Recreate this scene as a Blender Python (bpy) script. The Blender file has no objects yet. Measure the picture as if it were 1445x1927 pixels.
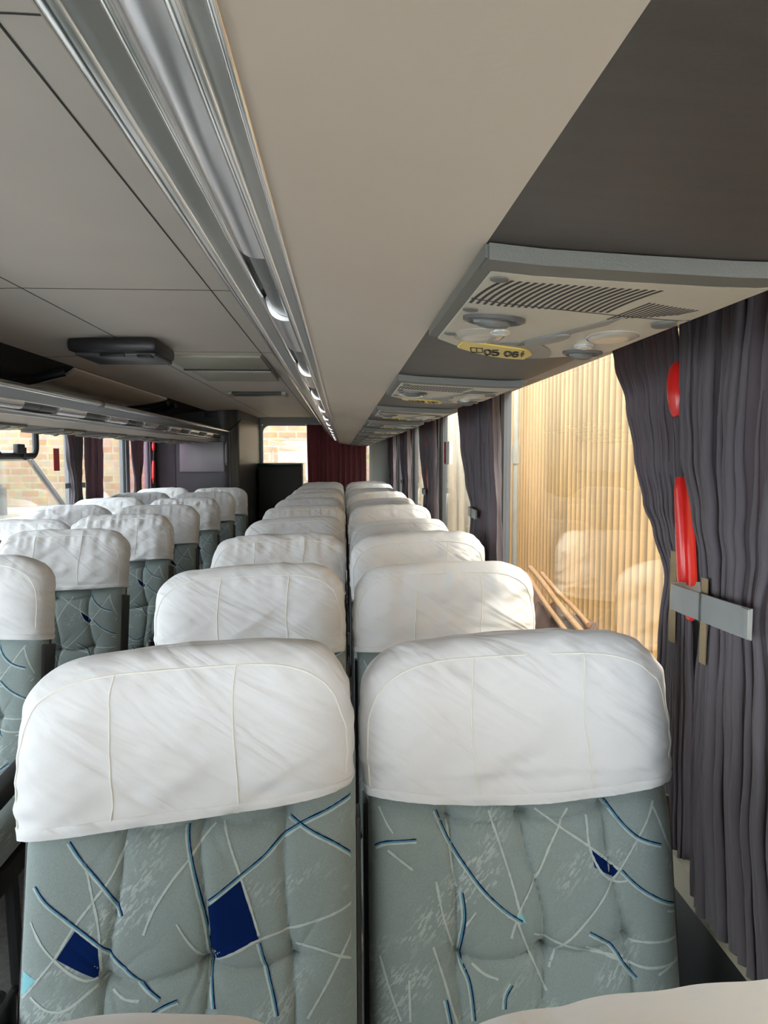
import bpy, bmesh, math, random
from mathutils import Vector, Matrix, noise

# ------------------------------------------------------------------ camera, world, light, exposure
SC = bpy.context.scene
COL = SC.collection
ZC = 1.45
R = math.radians

cam_data = bpy.data.cameras.new('camera')
cam = bpy.data.objects.new('camera', cam_data)
COL.objects.link(cam)
cam.location = (0, 0, ZC)
cam.rotation_euler = (R(90) - math.atan(0.0754), 0, -math.atan(0.0554))
cam_data.sensor_fit = 'VERTICAL'
cam_data.sensor_height = 36.0
cam_data.lens = 36.0 * 1400.0 / 1927.0
cam_data.clip_start = 0.02
cam_data.clip_end = 200
SC.camera = cam

SC.view_settings.view_transform = 'Standard'
SC.view_settings.look = 'None'
SC.view_settings.gamma = 1.0
SC.view_settings.use_curve_mapping = False
SC.view_settings.exposure = 1.70
SC.cycles.use_denoising = True
SC.cycles.max_bounces = 14
SC.cycles.diffuse_bounces = 8
SC.cycles.glossy_bounces = 5
SC.cycles.transmission_bounces = 8
SC.cycles.transparent_max_bounces = 24
SC.cycles.caustics_reflective = False
SC.cycles.caustics_refractive = False
SC.cycles.sample_clamp_indirect = 6.0

world = bpy.data.worlds.new('bright_sky')
SC.world = world
world.use_nodes = True
wn = world.node_tree
bg = wn.nodes['Background']
bg.inputs['Color'].default_value = (0.90, 0.95, 1.0, 1)
bg.inputs['Strength'].default_value = 1.4
# hazy sky, brighter towards the side the sun stands on
_tc = wn.nodes.new('ShaderNodeTexCoord'); _dt = wn.nodes.new('ShaderNodeVectorMath'); _dt.operation = 'DOT_PRODUCT'
_dt.inputs[1].default_value = (0.97, -0.02, 0.25)
_mr = wn.nodes.new('ShaderNodeMapRange')
wn.links.new(_tc.outputs['Generated'], _dt.inputs[0]); wn.links.new(_dt.outputs['Value'], _mr.inputs['Value'])
_mr.inputs['From Min'].default_value = -0.7; _mr.inputs['From Max'].default_value = 1.0
_mr.inputs['To Min'].default_value = 2.4; _mr.inputs['To Max'].default_value = 4.5
wn.links.new(_mr.outputs[0], bg.inputs['Strength'])
_cr = wn.nodes.new('ShaderNodeMix'); _cr.data_type = 'RGBA'
_cm = wn.nodes.new('ShaderNodeMapRange'); _cm.inputs['From Min'].default_value = 0.4; _cm.inputs['From Max'].default_value = 0.95
wn.links.new(_dt.outputs['Value'], _cm.inputs['Value']); wn.links.new(_cm.outputs[0], _cr.inputs['Factor'])
_cr.inputs['A'].default_value = (0.86, 0.93, 1.0, 1); _cr.inputs['B'].default_value = (1.0, 0.92, 0.76, 1)
wn.links.new(_cr.outputs['Result'], bg.inputs['Color'])

sun_data = bpy.data.lights.new('sun', 'SUN')
sun_data.energy = 2.2
sun_data.angle = R(7.0)
sun_data.color = (1.0, 0.93, 0.80)
sun = bpy.data.objects.new('sun', sun_data)
COL.objects.link(sun)
sun.location = (6, -3, 8)
_sd = Vector((-0.40, 0.13, -0.90))          # direction the sunlight travels
sun.rotation_euler = _sd.to_track_quat('-Z', 'Y').to_euler()

# ------------------------------------------------------------------ materials
def new_mat(name):
    m = bpy.data.materials.new(name)
    m.use_nodes = True
    nt = m.node_tree
    return m, nt, nt.nodes['Principled BSDF'], nt.nodes['Material Output']

def basic(name, col, rough=0.6, metal=0.0, var=0.0, vscale=8.0, bump=0.0, bscale=200.0, stretch=None, spec=0.5, col2=None):
    m, nt, b, out = new_mat(name)
    b.inputs['Base Color'].default_value = (*col, 1)
    b.inputs['Roughness'].default_value = rough
    b.inputs['Metallic'].default_value = metal
    b.inputs['Specular IOR Level'].default_value = spec
    tc = nt.nodes.new('ShaderNodeTexCoord')
    mp = nt.nodes.new('ShaderNodeMapping')
    nt.links.new(tc.outputs['Object'], mp.inputs['Vector'])
    if stretch: mp.inputs['Scale'].default_value = stretch
    if var > 0:
        n = nt.nodes.new('ShaderNodeTexNoise')
        n.inputs['Scale'].default_value = vscale
        n.inputs['Detail'].default_value = 5
        nt.links.new(mp.outputs[0], n.inputs['Vector'])
        mx = nt.nodes.new('ShaderNodeMix'); mx.data_type = 'RGBA'
        c2 = col2 or tuple(min(1, c * (1 + var)) for c in col)
        c1 = tuple(c * (1 - var) for c in col) if col2 is None else col
        mx.inputs['A'].default_value = (*c1, 1)
        mx.inputs['B'].default_value = (*c2, 1)
        mr = nt.nodes.new('ShaderNodeMapRange')
        mr.inputs['From Min'].default_value = 0.3; mr.inputs['From Max'].default_value = 0.7
        nt.links.new(n.outputs['Fac'], mr.inputs['Value'])
        nt.links.new(mr.outputs[0], mx.inputs['Factor'])
        nt.links.new(mx.outputs['Result'], b.inputs['Base Color'])
    if bump > 0:
        n2 = nt.nodes.new('ShaderNodeTexNoise')
        n2.inputs['Scale'].default_value = bscale
        n2.inputs['Detail'].default_value = 3
        nt.links.new(mp.outputs[0], n2.inputs['Vector'])
        bp = nt.nodes.new('ShaderNodeBump')
        bp.inputs['Strength'].default_value = bump
        bp.inputs['Distance'].default_value = 0.002
        nt.links.new(n2.outputs['Fac'], bp.inputs['Height'])
        nt.links.new(bp.outputs[0], b.inputs['Normal'])
    return m

M = {}
M['ceiling'] = basic('ceiling_laminate', (0.82, 0.745, 0.68), 0.55, var=0.03, vscale=3, bump=0.05, bscale=300)
M['rack_cream'] = basic('rack_cream_laminate', (0.53, 0.45, 0.37), 0.5, var=0.03, vscale=4, bump=0.05, bscale=300)
M['groove'] = basic('panel_groove', (0.06, 0.055, 0.05), 0.8)
M['taupe'] = basic('taupe_plastic', (0.055, 0.046, 0.040), 0.5, var=0.10, vscale=12, stretch=(1, 6, 1), bump=0.1, bscale=250)
M['psu'] = basic('service_panel_plastic', (0.50, 0.46, 0.38), 0.42, var=0.03, vscale=20, bump=0.35, bscale=900)
M['psu_rim'] = basic('service_panel_rim_plastic', (0.12, 0.118, 0.104), 0.55, bump=0.2, bscale=900)
M['psu_band'] = basic('service_panel_band', (0.21, 0.205, 0.19), 0.45)
M['psu_gloss'] = basic('reading_lamp_plastic', (0.40, 0.365, 0.31), 0.25)
M['dark_slot'] = basic('dark_slot', (0.015, 0.014, 0.013), 0.7)
M['nozzle_dark'] = basic('nozzle_dark_plastic', (0.08, 0.078, 0.075), 0.3)
M['led'] = basic('clear_led_lens', (0.7, 0.7, 0.68), 0.1, metal=0.6)
M['yellow'] = basic('yellow_number_plate', (0.72, 0.55, 0.12), 0.45)
M['ink'] = basic('black_ink', (0.012, 0.012, 0.012), 0.5)
M['chrome'] = basic('polished_trim', (0.86, 0.85, 0.82), 0.16, metal=1.0)
M['alu'] = basic('satin_aluminium_profile', (0.30, 0.305, 0.285), 0.3, metal=0.8, bump=0.05, bscale=80)
M['lens'] = basic('silvered_lamp_lens', (0.74, 0.72, 0.72), 0.2, metal=0.78, var=0.12, vscale=25, stretch=(1, .12, 1))
M['grey_plate'] = basic('grey_end_plate', (0.10, 0.102, 0.098), 0.4)
M['wc_grey'] = basic('washroom_dark_grey', (0.036, 0.037, 0.039), 0.38, var=0.05, vscale=5)
M['wc_mirror'] = basic('washroom_inset_panel', (0.22, 0.215, 0.22), 0.3)
M['charcoal'] = basic('charcoal_plastic', (0.025, 0.025, 0.026), 0.5, bump=0.2, bscale=400)
M['seat_plastic'] = basic('seat_side_plastic', (0.035, 0.034, 0.036), 0.45, bump=0.3, bscale=600)
M['black'] = basic('black_rubber', (0.012, 0.012, 0.013), 0.5)
M['tv'] = basic('black_monitor_plastic', (0.018, 0.017, 0.018), 0.4)
M['tv_face'] = basic('monitor_grey_face', (0.09, 0.088, 0.092), 0.35)
M['carpet'] = basic('dark_rack_carpet', (0.018, 0.017, 0.016), 0.95, bump=0.5, bscale=500)
M['wall_grey'] = basic('wall_grey_panel', (0.20, 0.21, 0.22), 0.5, var=0.04)
M['wall_rear'] = basic('rear_wall_pale_grey', (0.36, 0.37, 0.34), 0.55)
M['sill'] = basic('sill_beige', (0.42, 0.36, 0.27), 0.5)
M['floor'] = basic('floor_vinyl', (0.22, 0.21, 0.20), 0.6, var=0.2, vscale=40)
M['seam_strip'] = basic('pillar_pale_grey', (0.40, 0.42, 0.44), 0.5)
M['hatch'] = basic('hatch_plate', (0.50, 0.48, 0.40), 0.5, var=0.04)
M['red'] = basic('red_plastic', (0.62, 0.018, 0.015), 0.22)
M['sticker_red'] = basic('red_sticker', (0.60, 0.05, 0.05), 0.5)
M['sticker_white'] = basic('white_sticker', (0.75, 0.74, 0.70), 0.5, var=0.25, vscale=120, stretch=(1, 1, 6))
M['strap'] = basic('grey_strap', (0.22, 0.228, 0.225), 0.35, var=0.06, vscale=30)
M['velcro'] = basic('tan_velcro', (0.27, 0.20, 0.11), 0.9, bump=0.6, bscale=800)
M['scuff'] = basic('brown_scuff', (0.24, 0.17, 0.13), 0.7)
M['wood'] = basic('orange_wood', (0.62, 0.33, 0.13), 0.6, var=0.2, vscale=30, stretch=(8, 1, 1))
M['earth'] = basic('brown_earth', (0.20, 0.11, 0.07), 0.95, var=0.4, vscale=9, bump=0.6, bscale=30)
M['post'] = basic('pale_steel_post', (0.62, 0.60, 0.50), 0.5, var=0.1)
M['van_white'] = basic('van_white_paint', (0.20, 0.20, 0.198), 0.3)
M['van_dark'] = basic('van_interior_grey', (0.10, 0.10, 0.10), 0.7)
M['ground'] = basic('yard_ground', (0.16, 0.14, 0.12), 0.9, var=0.15)
M['piping'] = basic('cover_stitching', (0.74, 0.72, 0.66), 0.85)
M['line_pale'] = basic('woven_line_pale', (0.48, 0.53, 0.51), 0.9, bump=0.7, bscale=900)
M['line_sky'] = basic('woven_line_sky', (0.10, 0.27, 0.34), 0.9, bump=0.7, bscale=900)
M['line_navy'] = basic('woven_navy', (0.003, 0.015, 0.085), 0.95, spec=0.05, bump=0.5, bscale=900)
M['patch_sky'] = basic('woven_sky_patch', (0.22, 0.52, 0.58), 0.9, bump=0.5, bscale=900)

def rot_scale(nt, src, ang, sc):
    a = nt.nodes.new('ShaderNodeMapping'); a.inputs['Rotation'].default_value = (0, ang, 0)
    b = nt.nodes.new('ShaderNodeMapping'); b.inputs['Scale'].default_value = sc
    nt.links.new(src, a.inputs['Vector']); nt.links.new(a.outputs[0], b.inputs['Vector'])
    return b

def cover_mat():
    m, nt, b, out = new_mat('white_stretch_cover')
    b.inputs['Base Color'].default_value = (0.69, 0.685, 0.69, 1)
    b.inputs['Roughness'].default_value = 0.7
    b.inputs['Sheen Weight'].default_value = 0.15
    b.inputs['Specular IOR Level'].default_value = 0.25
    tc = nt.nodes.new('ShaderNodeTexCoord')
    oi = nt.nodes.new('ShaderNodeObjectInfo')
    sc = nt.nodes.new('ShaderNodeMath'); sc.operation = 'MULTIPLY'; sc.inputs[1].default_value = 7.0
    nt.links.new(oi.outputs['Random'], sc.inputs[0])
    ad = nt.nodes.new('ShaderNodeVectorMath'); ad.operation = 'ADD'
    nt.links.new(tc.outputs['Object'], ad.inputs[0]); nt.links.new(sc.outputs[0], ad.inputs[1])
    mp = rot_scale(nt, ad.outputs[0], R(-32), (3.0, 8, 17))
    n = nt.nodes.new('ShaderNodeTexNoise'); n.inputs['Scale'].default_value = 1.0; n.inputs['Detail'].default_value = 2.5; n.inputs['Distortion'].default_value = 0.8
    nt.links.new(mp.outputs[0], n.inputs['Vector'])
    bp = nt.nodes.new('ShaderNodeBump'); bp.inputs['Strength'].default_value = 0.65; bp.inputs['Distance'].default_value = 0.02
    nt.links.new(n.outputs['Fac'], bp.inputs['Height'])
    w = nt.nodes.new('ShaderNodeTexNoise'); w.inputs['Scale'].default_value = 900; w.inputs['Detail'].default_value = 1
    nt.links.new(tc.outputs['Object'], w.inputs['Vector'])
    b2 = nt.nodes.new('ShaderNodeBump'); b2.inputs['Strength'].default_value = 0.15; b2.inputs['Distance'].default_value = 0.001
    nt.links.new(w.outputs['Fac'], b2.inputs['Height']); nt.links.new(bp.outputs[0], b2.inputs['Normal'])
    nt.links.new(b2.outputs[0], b.inputs['Normal'])
    return m
M['cover'] = cover_mat()

def moquette():
    m, nt, b, out = new_mat('grey_green_moquette')
    b.inputs['Roughness'].default_value = 0.95
    b.inputs['Sheen Weight'].default_value = 0.35
    b.inputs['Sheen Roughness'].default_value = 0.4
    b.inputs['Specular IOR Level'].default_value = 0.15
    tc = nt.nodes.new('ShaderNodeTexCoord')
    # fine weave
    mp0 = rot_scale(nt, tc.outputs['Object'], R(35), (500, 300, 900))
    w = nt.nodes.new('ShaderNodeTexNoise'); w.inputs['Scale'].default_value = 1; w.inputs['Detail'].default_value = 1
    nt.links.new(mp0.outputs[0], w.inputs['Vector'])
    # brush strokes: thin dashes gathered in drifts
    mp1 = rot_scale(nt, tc.outputs['Object'], R(52), (85, 20, 330))
    d = nt.nodes.new('ShaderNodeTexNoise'); d.inputs['Scale'].default_value = 1; d.inputs['Detail'].default_value = 1.5
    nt.links.new(mp1.outputs[0], d.inputs['Vector'])
    mp2 = rot_scale(nt, tc.outputs['Object'], R(40), (7, 8, 17))
    g = nt.nodes.new('ShaderNodeTexNoise'); g.inputs['Scale'].default_value = 1; g.inputs['Detail'].default_value = 2
    nt.links.new(mp2.outputs[0], g.inputs['Vector'])
    gm = nt.nodes.new('ShaderNodeMapRange'); gm.inputs['From Min'].default_value = 0.52; gm.inputs['From Max'].default_value = 0.66
    nt.links.new(g.outputs['Fac'], gm.inputs['Value'])
    dm = nt.nodes.new('ShaderNodeMapRange'); dm.inputs['From Min'].default_value = 0.53; dm.inputs['From Max'].default_value = 0.58
    nt.links.new(d.outputs['Fac'], dm.inputs['Value'])
    mu = nt.nodes.new('ShaderNodeMath'); mu.operation = 'MULTIPLY'
    nt.links.new(gm.outputs[0], mu.inputs[0]); nt.links.new(dm.outputs[0], mu.inputs[1])
    mu2 = nt.nodes.new('ShaderNodeMath'); mu2.operation = 'MULTIPLY'; mu2.inputs[1].default_value = 0.55
    nt.links.new(mu.outputs[0], mu2.inputs[0])
    base = nt.nodes.new('ShaderNodeMix'); base.data_type = 'RGBA'
    base.inputs['A'].default_value = (0.20, 0.240, 0.232, 1); base.inputs['B'].default_value = (0.31, 0.365, 0.355, 1)
    nt.links.new(w.outputs['Fac'], base.inputs['Factor'])
    mx = nt.nodes.new('ShaderNodeMix'); mx.data_type = 'RGBA'
    mx.inputs['B'].default_value = (0.52, 0.56, 0.54, 1)
    nt.links.new(base.outputs['Result'], mx.inputs['A']); nt.links.new(mu2.outputs[0], mx.inputs['Factor'])
    nt.links.new(mx.outputs['Result'], b.inputs['Base Color'])
    bp = nt.nodes.new('ShaderNodeBump'); bp.inputs['Strength'].default_value = 0.5; bp.inputs['Distance'].default_value = 0.0015
    nt.links.new(w.outputs['Fac'], bp.inputs['Height']); nt.links.new(bp.outputs[0], b.inputs['Normal'])
    return m
M['moquette'] = moquette()

def cloth(name, col, tcol, tfac, rough=0.9, sheen=0.2):
    m, nt, b, out = new_mat(name)
    b.inputs['Base Color'].default_value = (*col, 1)
    b.inputs['Roughness'].default_value = rough
    b.inputs['Sheen Weight'].default_value = sheen
    b.inputs['Specular IOR Level'].default_value = 0.2
    tc = nt.nodes.new('ShaderNodeTexCoord')
    w = nt.nodes.new('ShaderNodeTexNoise'); w.inputs['Scale'].default_value = 700; w.inputs['Detail'].default_value = 1
    nt.links.new(tc.outputs['Object'], w.inputs['Vector'])
    bp = nt.nodes.new('ShaderNodeBump'); bp.inputs['Strength'].default_value = 0.25; bp.inputs['Distance'].default_value = 0.001
    nt.links.new(w.outputs['Fac'], bp.inputs['Height']); nt.links.new(bp.outputs[0], b.inputs['Normal'])
    tr = nt.nodes.new('ShaderNodeBsdfTranslucent'); tr.inputs['Color'].default_value = (*tcol, 1)
    mx = nt.nodes.new('ShaderNodeMixShader'); mx.inputs[0].default_value = tfac
    nt.links.new(b.outputs[0], mx.inputs[1]); nt.links.new(tr.outputs[0], mx.inputs[2])
    nt.links.new(mx.outputs[0], out.inputs['Surface'])
    return m
M['curtain'] = cloth('charcoal_mauve_curtain', (0.15, 0.132, 0.146), (0.46, 0.27, 0.32), 0.30)
M['maroon'] = cloth('maroon_curtain', (0.15, 0.055, 0.065), (0.30, 0.12, 0.14), 0.28)

def glass(name, tint):
    m = bpy.data.materials.new(name); m.use_nodes = True
    nt = m.node_tree; nt.nodes.clear()
    out = nt.nodes.new('ShaderNodeOutputMaterial')
    tr = nt.nodes.new('ShaderNodeBsdfTransparent'); tr.inputs[0].default_value = (*tint, 1)
    gl = nt.nodes.new('ShaderNodeBsdfGlossy'); gl.inputs['Roughness'].default_value = 0.0; gl.inputs[0].default_value = (1, 1, 1, 1)
    df = nt.nodes.new('ShaderNodeBsdfDiffuse'); df.inputs[0].default_value = (0.6, 0.58, 0.53, 1)
    lw = nt.nodes.new('ShaderNodeLayerWeight'); lw.inputs['Blend'].default_value = 0.5
    p = nt.nodes.new('ShaderNodeMath'); p.operation = 'POWER'; p.inputs[1].default_value = 4.0
    nt.links.new(lw.outputs['Facing'], p.inputs[0])
    mu = nt.nodes.new('ShaderNodeMath'); mu.operation = 'MULTIPLY_ADD'; mu.inputs[1].default_value = 0.55; mu.inputs[2].default_value = 0.035
    nt.links.new(p.outputs[0], mu.inputs[0])
    tc = nt.nodes.new('ShaderNodeTexCoord')
    mp = nt.nodes.new('ShaderNodeMapping'); mp.inputs['Scale'].default_value = (3, 3, 1.0)
    nt.links.new(tc.outputs['Object'], mp.inputs[0])
    n = nt.nodes.new('ShaderNodeTexNoise'); n.inputs['Scale'].default_value = 2; n.inputs['Detail'].default_value = 6
    nt.links.new(mp.outputs[0], n.inputs['Vector'])
    mr = nt.nodes.new('ShaderNodeMapRange'); mr.inputs['From Min'].default_value = 0.4; mr.inputs['From Max'].default_value = 0.75
    mr.inputs['To Min'].default_value = 0.01; mr.inputs['To Max'].default_value = 0.05
    nt.links.new(n.outputs['Fac'], mr.inputs['Value'])
    m1 = nt.nodes.new('ShaderNodeMixShader'); nt.links.new(mr.outputs[0], m1.inputs[0])
    nt.links.new(tr.outputs[0], m1.inputs[1]); nt.links.new(df.outputs[0], m1.inputs[2])
    m2 = nt.nodes.new('ShaderNodeMixShader'); nt.links.new(mu.outputs[0], m2.inputs[0])
    nt.links.new(m1.outputs[0], m2.inputs[1]); nt.links.new(gl.outputs[0], m2.inputs[2])
    nt.links.new(m2.outputs[0], out.inputs[0])
    return m
M['glass'] = glass('clear_dusty_glass', (0.96, 0.97, 0.96))
M['glass_pink'] = glass('pink_film_glass', (0.97, 0.85, 0.92))

def sheet(name, col, tcol, tfac):
    m, nt, b, out = new_mat(name)
    b.inputs['Roughness'].default_value = 0.6
    tc = nt.nodes.new('ShaderNodeTexCoord')
    mp = nt.nodes.new('ShaderNodeMapping'); mp.inputs['Scale'].default_value = (2, 3, 0.5)
    nt.links.new(tc.outputs['Object'], mp.inputs[0])
    n = nt.nodes.new('ShaderNodeTexNoise'); n.inputs['Scale'].default_value = 1.2; n.inputs['Detail'].default_value = 6
    nt.links.new(mp.outputs[0], n.inputs['Vector'])
    mr = nt.nodes.new('ShaderNodeMapRange'); mr.inputs['From Min'].default_value = 0.3; mr.inputs['From Max'].default_value = 0.7
    nt.links.new(n.outputs['Fac'], mr.inputs['Value'])
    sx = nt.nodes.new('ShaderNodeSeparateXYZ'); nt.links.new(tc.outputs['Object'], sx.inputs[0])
    rb = nt.nodes.new('ShaderNodeMapRange'); rb.inputs['From Min'].default_value = -0.012; rb.inputs['From Max'].default_value = 0.002   # painted light: ridges brightened as if catching the sky, hollows darkened
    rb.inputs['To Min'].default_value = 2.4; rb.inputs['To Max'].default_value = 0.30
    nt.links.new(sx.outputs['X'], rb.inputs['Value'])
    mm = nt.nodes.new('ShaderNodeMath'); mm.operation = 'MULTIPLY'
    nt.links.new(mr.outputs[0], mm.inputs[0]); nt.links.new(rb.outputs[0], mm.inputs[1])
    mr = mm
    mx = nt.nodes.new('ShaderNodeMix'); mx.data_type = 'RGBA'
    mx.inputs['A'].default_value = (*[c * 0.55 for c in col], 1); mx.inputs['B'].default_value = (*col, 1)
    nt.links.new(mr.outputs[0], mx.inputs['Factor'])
    nt.links.new(mx.outputs['Result'], b.inputs['Base Color'])
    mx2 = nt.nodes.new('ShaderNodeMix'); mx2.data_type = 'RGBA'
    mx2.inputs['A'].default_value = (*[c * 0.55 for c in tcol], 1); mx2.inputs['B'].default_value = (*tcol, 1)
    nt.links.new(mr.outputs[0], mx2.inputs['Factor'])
    tr = nt.nodes.new('ShaderNodeBsdfTranslucent'); nt.links.new(mx2.outputs['Result'], tr.inputs[0])
    ms = nt.nodes.new('ShaderNodeMixShader'); ms.inputs[0].default_value = tfac
    nt.links.new(b.outputs[0], ms.inputs[1]); nt.links.new(tr.outputs[0], ms.inputs[2])
    nt.links.new(ms.outputs[0], out.inputs[0])
    return m
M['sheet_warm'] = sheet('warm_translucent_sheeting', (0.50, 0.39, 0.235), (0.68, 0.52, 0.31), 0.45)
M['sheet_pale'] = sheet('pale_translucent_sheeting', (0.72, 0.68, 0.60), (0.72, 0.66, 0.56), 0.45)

def brick(name, c1, c2, mortar, sx, rot, bw=0.5, rh=0.25):
    m, nt, b, out = new_mat(name)
    b.inputs['Roughness'].default_value = 0.9
    tc = nt.nodes.new('ShaderNodeTexCoord')
    mp = nt.nodes.new('ShaderNodeMapping'); mp.inputs['Rotation'].default_value = rot
    nt.links.new(tc.outputs['Object'], mp.inputs[0])
    br = nt.nodes.new('ShaderNodeTexBrick')
    br.inputs['Color1'].default_value = (*c1, 1); br.inputs['Color2'].default_value = (*c2, 1); br.inputs['Mortar'].default_value = (*mortar, 1)
    br.inputs['Scale'].default_value = sx
    br.inputs['Mortar Size'].default_value = 0.03; br.inputs['Mortar Smooth'].default_value = 0.4
    br.inputs['Brick Width'].default_value = bw; br.inputs['Row Height'].default_value = rh
    n = nt.nodes.new('ShaderNodeTexNoise'); n.inputs['Scale'].default_value = 9; n.inputs['Detail'].default_value = 6
    nt.links.new(mp.outputs[0], n.inputs['Vector'])
    mxv = nt.nodes.new('ShaderNodeMix'); mxv.data_type = 'VECTOR'; mxv.inputs['Factor'].default_value = 0.03
    nt.links.new(mp.outputs[0], mxv.inputs[4]); nt.links.new(n.outputs['Color'], mxv.inputs[5])
    nt.links.new(mxv.outputs[1], br.inputs['Vector'])
    mx = nt.nodes.new('ShaderNodeMix'); mx.data_type = 'RGBA'; mx.blend_type = 'MULTIPLY'; mx.inputs['Factor'].default_value = 0.6
    nt.links.new(br.outputs['Color'], mx.inputs['A']); nt.links.new(n.outputs['Color'], mx.inputs['B'])
    nt.links.new(mx.outputs['Result'], b.inputs['Base Color'])
    return m
M['brick_rear'] = brick('sandy_block_wall', (0.33, 0.20, 0.11), (0.38, 0.29, 0.19), (0.36, 0.32, 0.25), 2.0, (R(90), 0, 0), 0.55, 0.22)
M['brick_left'] = brick('red_brick_wall', (0.066, 0.036, 0.028), (0.078, 0.050, 0.040), (0.080, 0.072, 0.062), 26.0, (R(90), 0, R(90)), 0.7, 0.24)

# ------------------------------------------------------------------ mesh helpers
class MB:
    def __init__(s): s.v = []; s.f = []; s.m = []; s.mi = 0
    def add(s, verts, faces):
        o = len(s.v); s.v += [tuple(p) for p in verts]
        for f in faces: s.f.append(tuple(i + o for i in f)); s.m.append(s.mi)
        return s
    def grid(s, P, cu=False, cv=False):
        nu = len(P); nv = len(P[0])
        vs = [p for row in P for p in row]; fs = []
        for i in range(nu if cu else nu - 1):
            for j in range(nv if cv else nv - 1):
                a = i * nv + j; b = ((i + 1) % nu) * nv + j; c = ((i + 1) % nu) * nv + (j + 1) % nv; d = i * nv + (j + 1) % nv
                fs.append((a, b, c, d))
        return s.add(vs, fs)
    def box(s, x0, x1, y0, y1, z0, z1):
        v = [(x, y, z) for x in (x0, x1) for y in (y0, y1) for z in (z0, z1)]
        return s.add(v, [(0, 1, 3, 2), (4, 6, 7, 5), (0, 4, 5, 1), (2, 3, 7, 6), (0, 2, 6, 4), (1, 5, 7, 3)])
    def loft(s, loops, cap0=True, cap1=True):
        n = len(loops[0]); o = len(s.v)
        s.grid(loops, cv=True)
        if cap0: s.f.append(tuple(o + i for i in range(n))[::-1]); s.m.append(s.mi)
        if cap1: s.f.append(tuple(o + (len(loops) - 1) * n + i for i in range(n))); s.m.append(s.mi)
        return s
    def tube(s, pts, r, n=8, cap=True):
        pts = [Vector(p) for p in pts]; loops = []
        rr = r if isinstance(r, (list, tuple)) else [r] * len(pts)
        prev = None
        for i, p in enumerate(pts):
            t = (pts[min(i + 1, len(pts) - 1)] - pts[max(i - 1, 0)]).normalized()
            if prev is None:
                a = Vector((0, 0, 1)) if abs(t.z) < 0.9 else Vector((1, 0, 0))
                u = t.cross(a).normalized()
            else:
                u = (prev - t * prev.dot(t)).normalized()
            prev = u; w = t.cross(u)
            loops.append([p + (u * math.cos(2 * math.pi * k / n) + w * math.sin(2 * math.pi * k / n)) * rr[i] for k in range(n)])
        return s.loft(loops, cap, cap)
    def sweep_y(s, prof, ys, closed=True):
        """profile of (x, z) points carried along Y"""
        loops = [[(x, y, z) for x, z in prof] for y in ys]
        if closed: return s.loft(loops)
        return s.grid(loops)
    def obj(s, name, mat, parent=None, smooth=True, bevel=0.0, loc=None, auto=35, seg=2):
        me = bpy.data.meshes.new(name)
        me.from_pydata(s.v, [], s.f)
        mats = mat if isinstance(mat, (list, tuple)) else [mat]
        for m in mats: me.materials.append(m)
        if len(mats) > 1: me.polygons.foreach_set('material_index', s.m)
        bm = bmesh.new(); bm.from_mesh(me)
        bmesh.ops.recalc_face_normals(bm, faces=bm.faces)
        if bevel > 0:
            ed = [e for e in bm.edges if len(e.link_faces) == 2 and e.calc_face_angle(0) > R(30)]
            bmesh.ops.bevel(bm, geom=ed, offset=bevel, segments=seg, profile=0.5, affect='EDGES', clamp_overlap=True)
        if smooth:
            for f in bm.faces: f.smooth = True
            for e in bm.edges:
                if len(e.link_faces) == 2 and e.calc_face_angle(0) > R(auto): e.smooth = False
        bm.to_mesh(me); bm.free(); me.update()
        o = bpy.data.objects.new(name, me)
        COL.objects.link(o)
        if parent is not None: o.parent = parent
        if loc: o.location = loc
        return o

def tag(o, label=None, cat=None, group=None, kind=None):
    if label: o['label'] = label
    if cat: o['category'] = cat
    if group: o['group'] = group
    if kind: o['kind'] = kind
    return o

def empty(name, loc=(0, 0, 0), rz=0.0):
    o = bpy.data.objects.new(name, None)
    o.empty_display_size = 0.1
    COL.objects.link(o); o.location = loc; o.rotation_euler = (0, 0, rz)
    return o

def struct(o): o['kind'] = 'structure'; return o

def copy_tree(o, parent=None):
    c = o.copy(); COL.objects.link(c)
    if parent is not None: c.parent = parent
    for ch in list(o.children): copy_tree(ch, c)
    return c

def se(t, e):
    """signed power for superellipses"""
    c = math.cos(t); s_ = math.sin(t)
    return math.copysign(abs(c) ** e, c), math.copysign(abs(s_) ** e, s_)

def lerp(a, b, t): return a + (b - a) * t

def interp(tab, x):
    if x <= tab[0][0]: return tab[0][1]
    for (x0, y0), (x1, y1) in zip(tab, tab[1:]):
        if x <= x1:
            t = (x - x0) / (x1 - x0); t = t * t * (3 - 2 * t)
            return y0 + (y1 - y0) * t
    return tab[-1][1]
def rbox(mb, x0, x1, y0, y1, z0, z1): return mb.box(x0, x1, y0, y1, z0, z1)

def H(z): return ZC + z            # heights given relative to the eye

Y_FRONT, Y_REAR = -2.3, 9.55
XR, XL = 0.60, -1.90               # inner faces of the side walls
SILL, HEAD = 0.80, 1.74
PIL_R = [-0.60, 1.165, 2.945, 4.725, 6.505, 8.285]
PIL_L = [-1.2, 0.50, 2.20, 3.88, 5.42, 6.72]
WC_Y = 7.70

# ------------------------------------------------------------------ floor, ceiling, walls
mb = MB(); mb.box(XL - .1, XR + .1, Y_FRONT - .1, Y_REAR + .1, -0.06, 0.0)
struct(mb.obj('floor', M['floor'], smooth=False))

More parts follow.
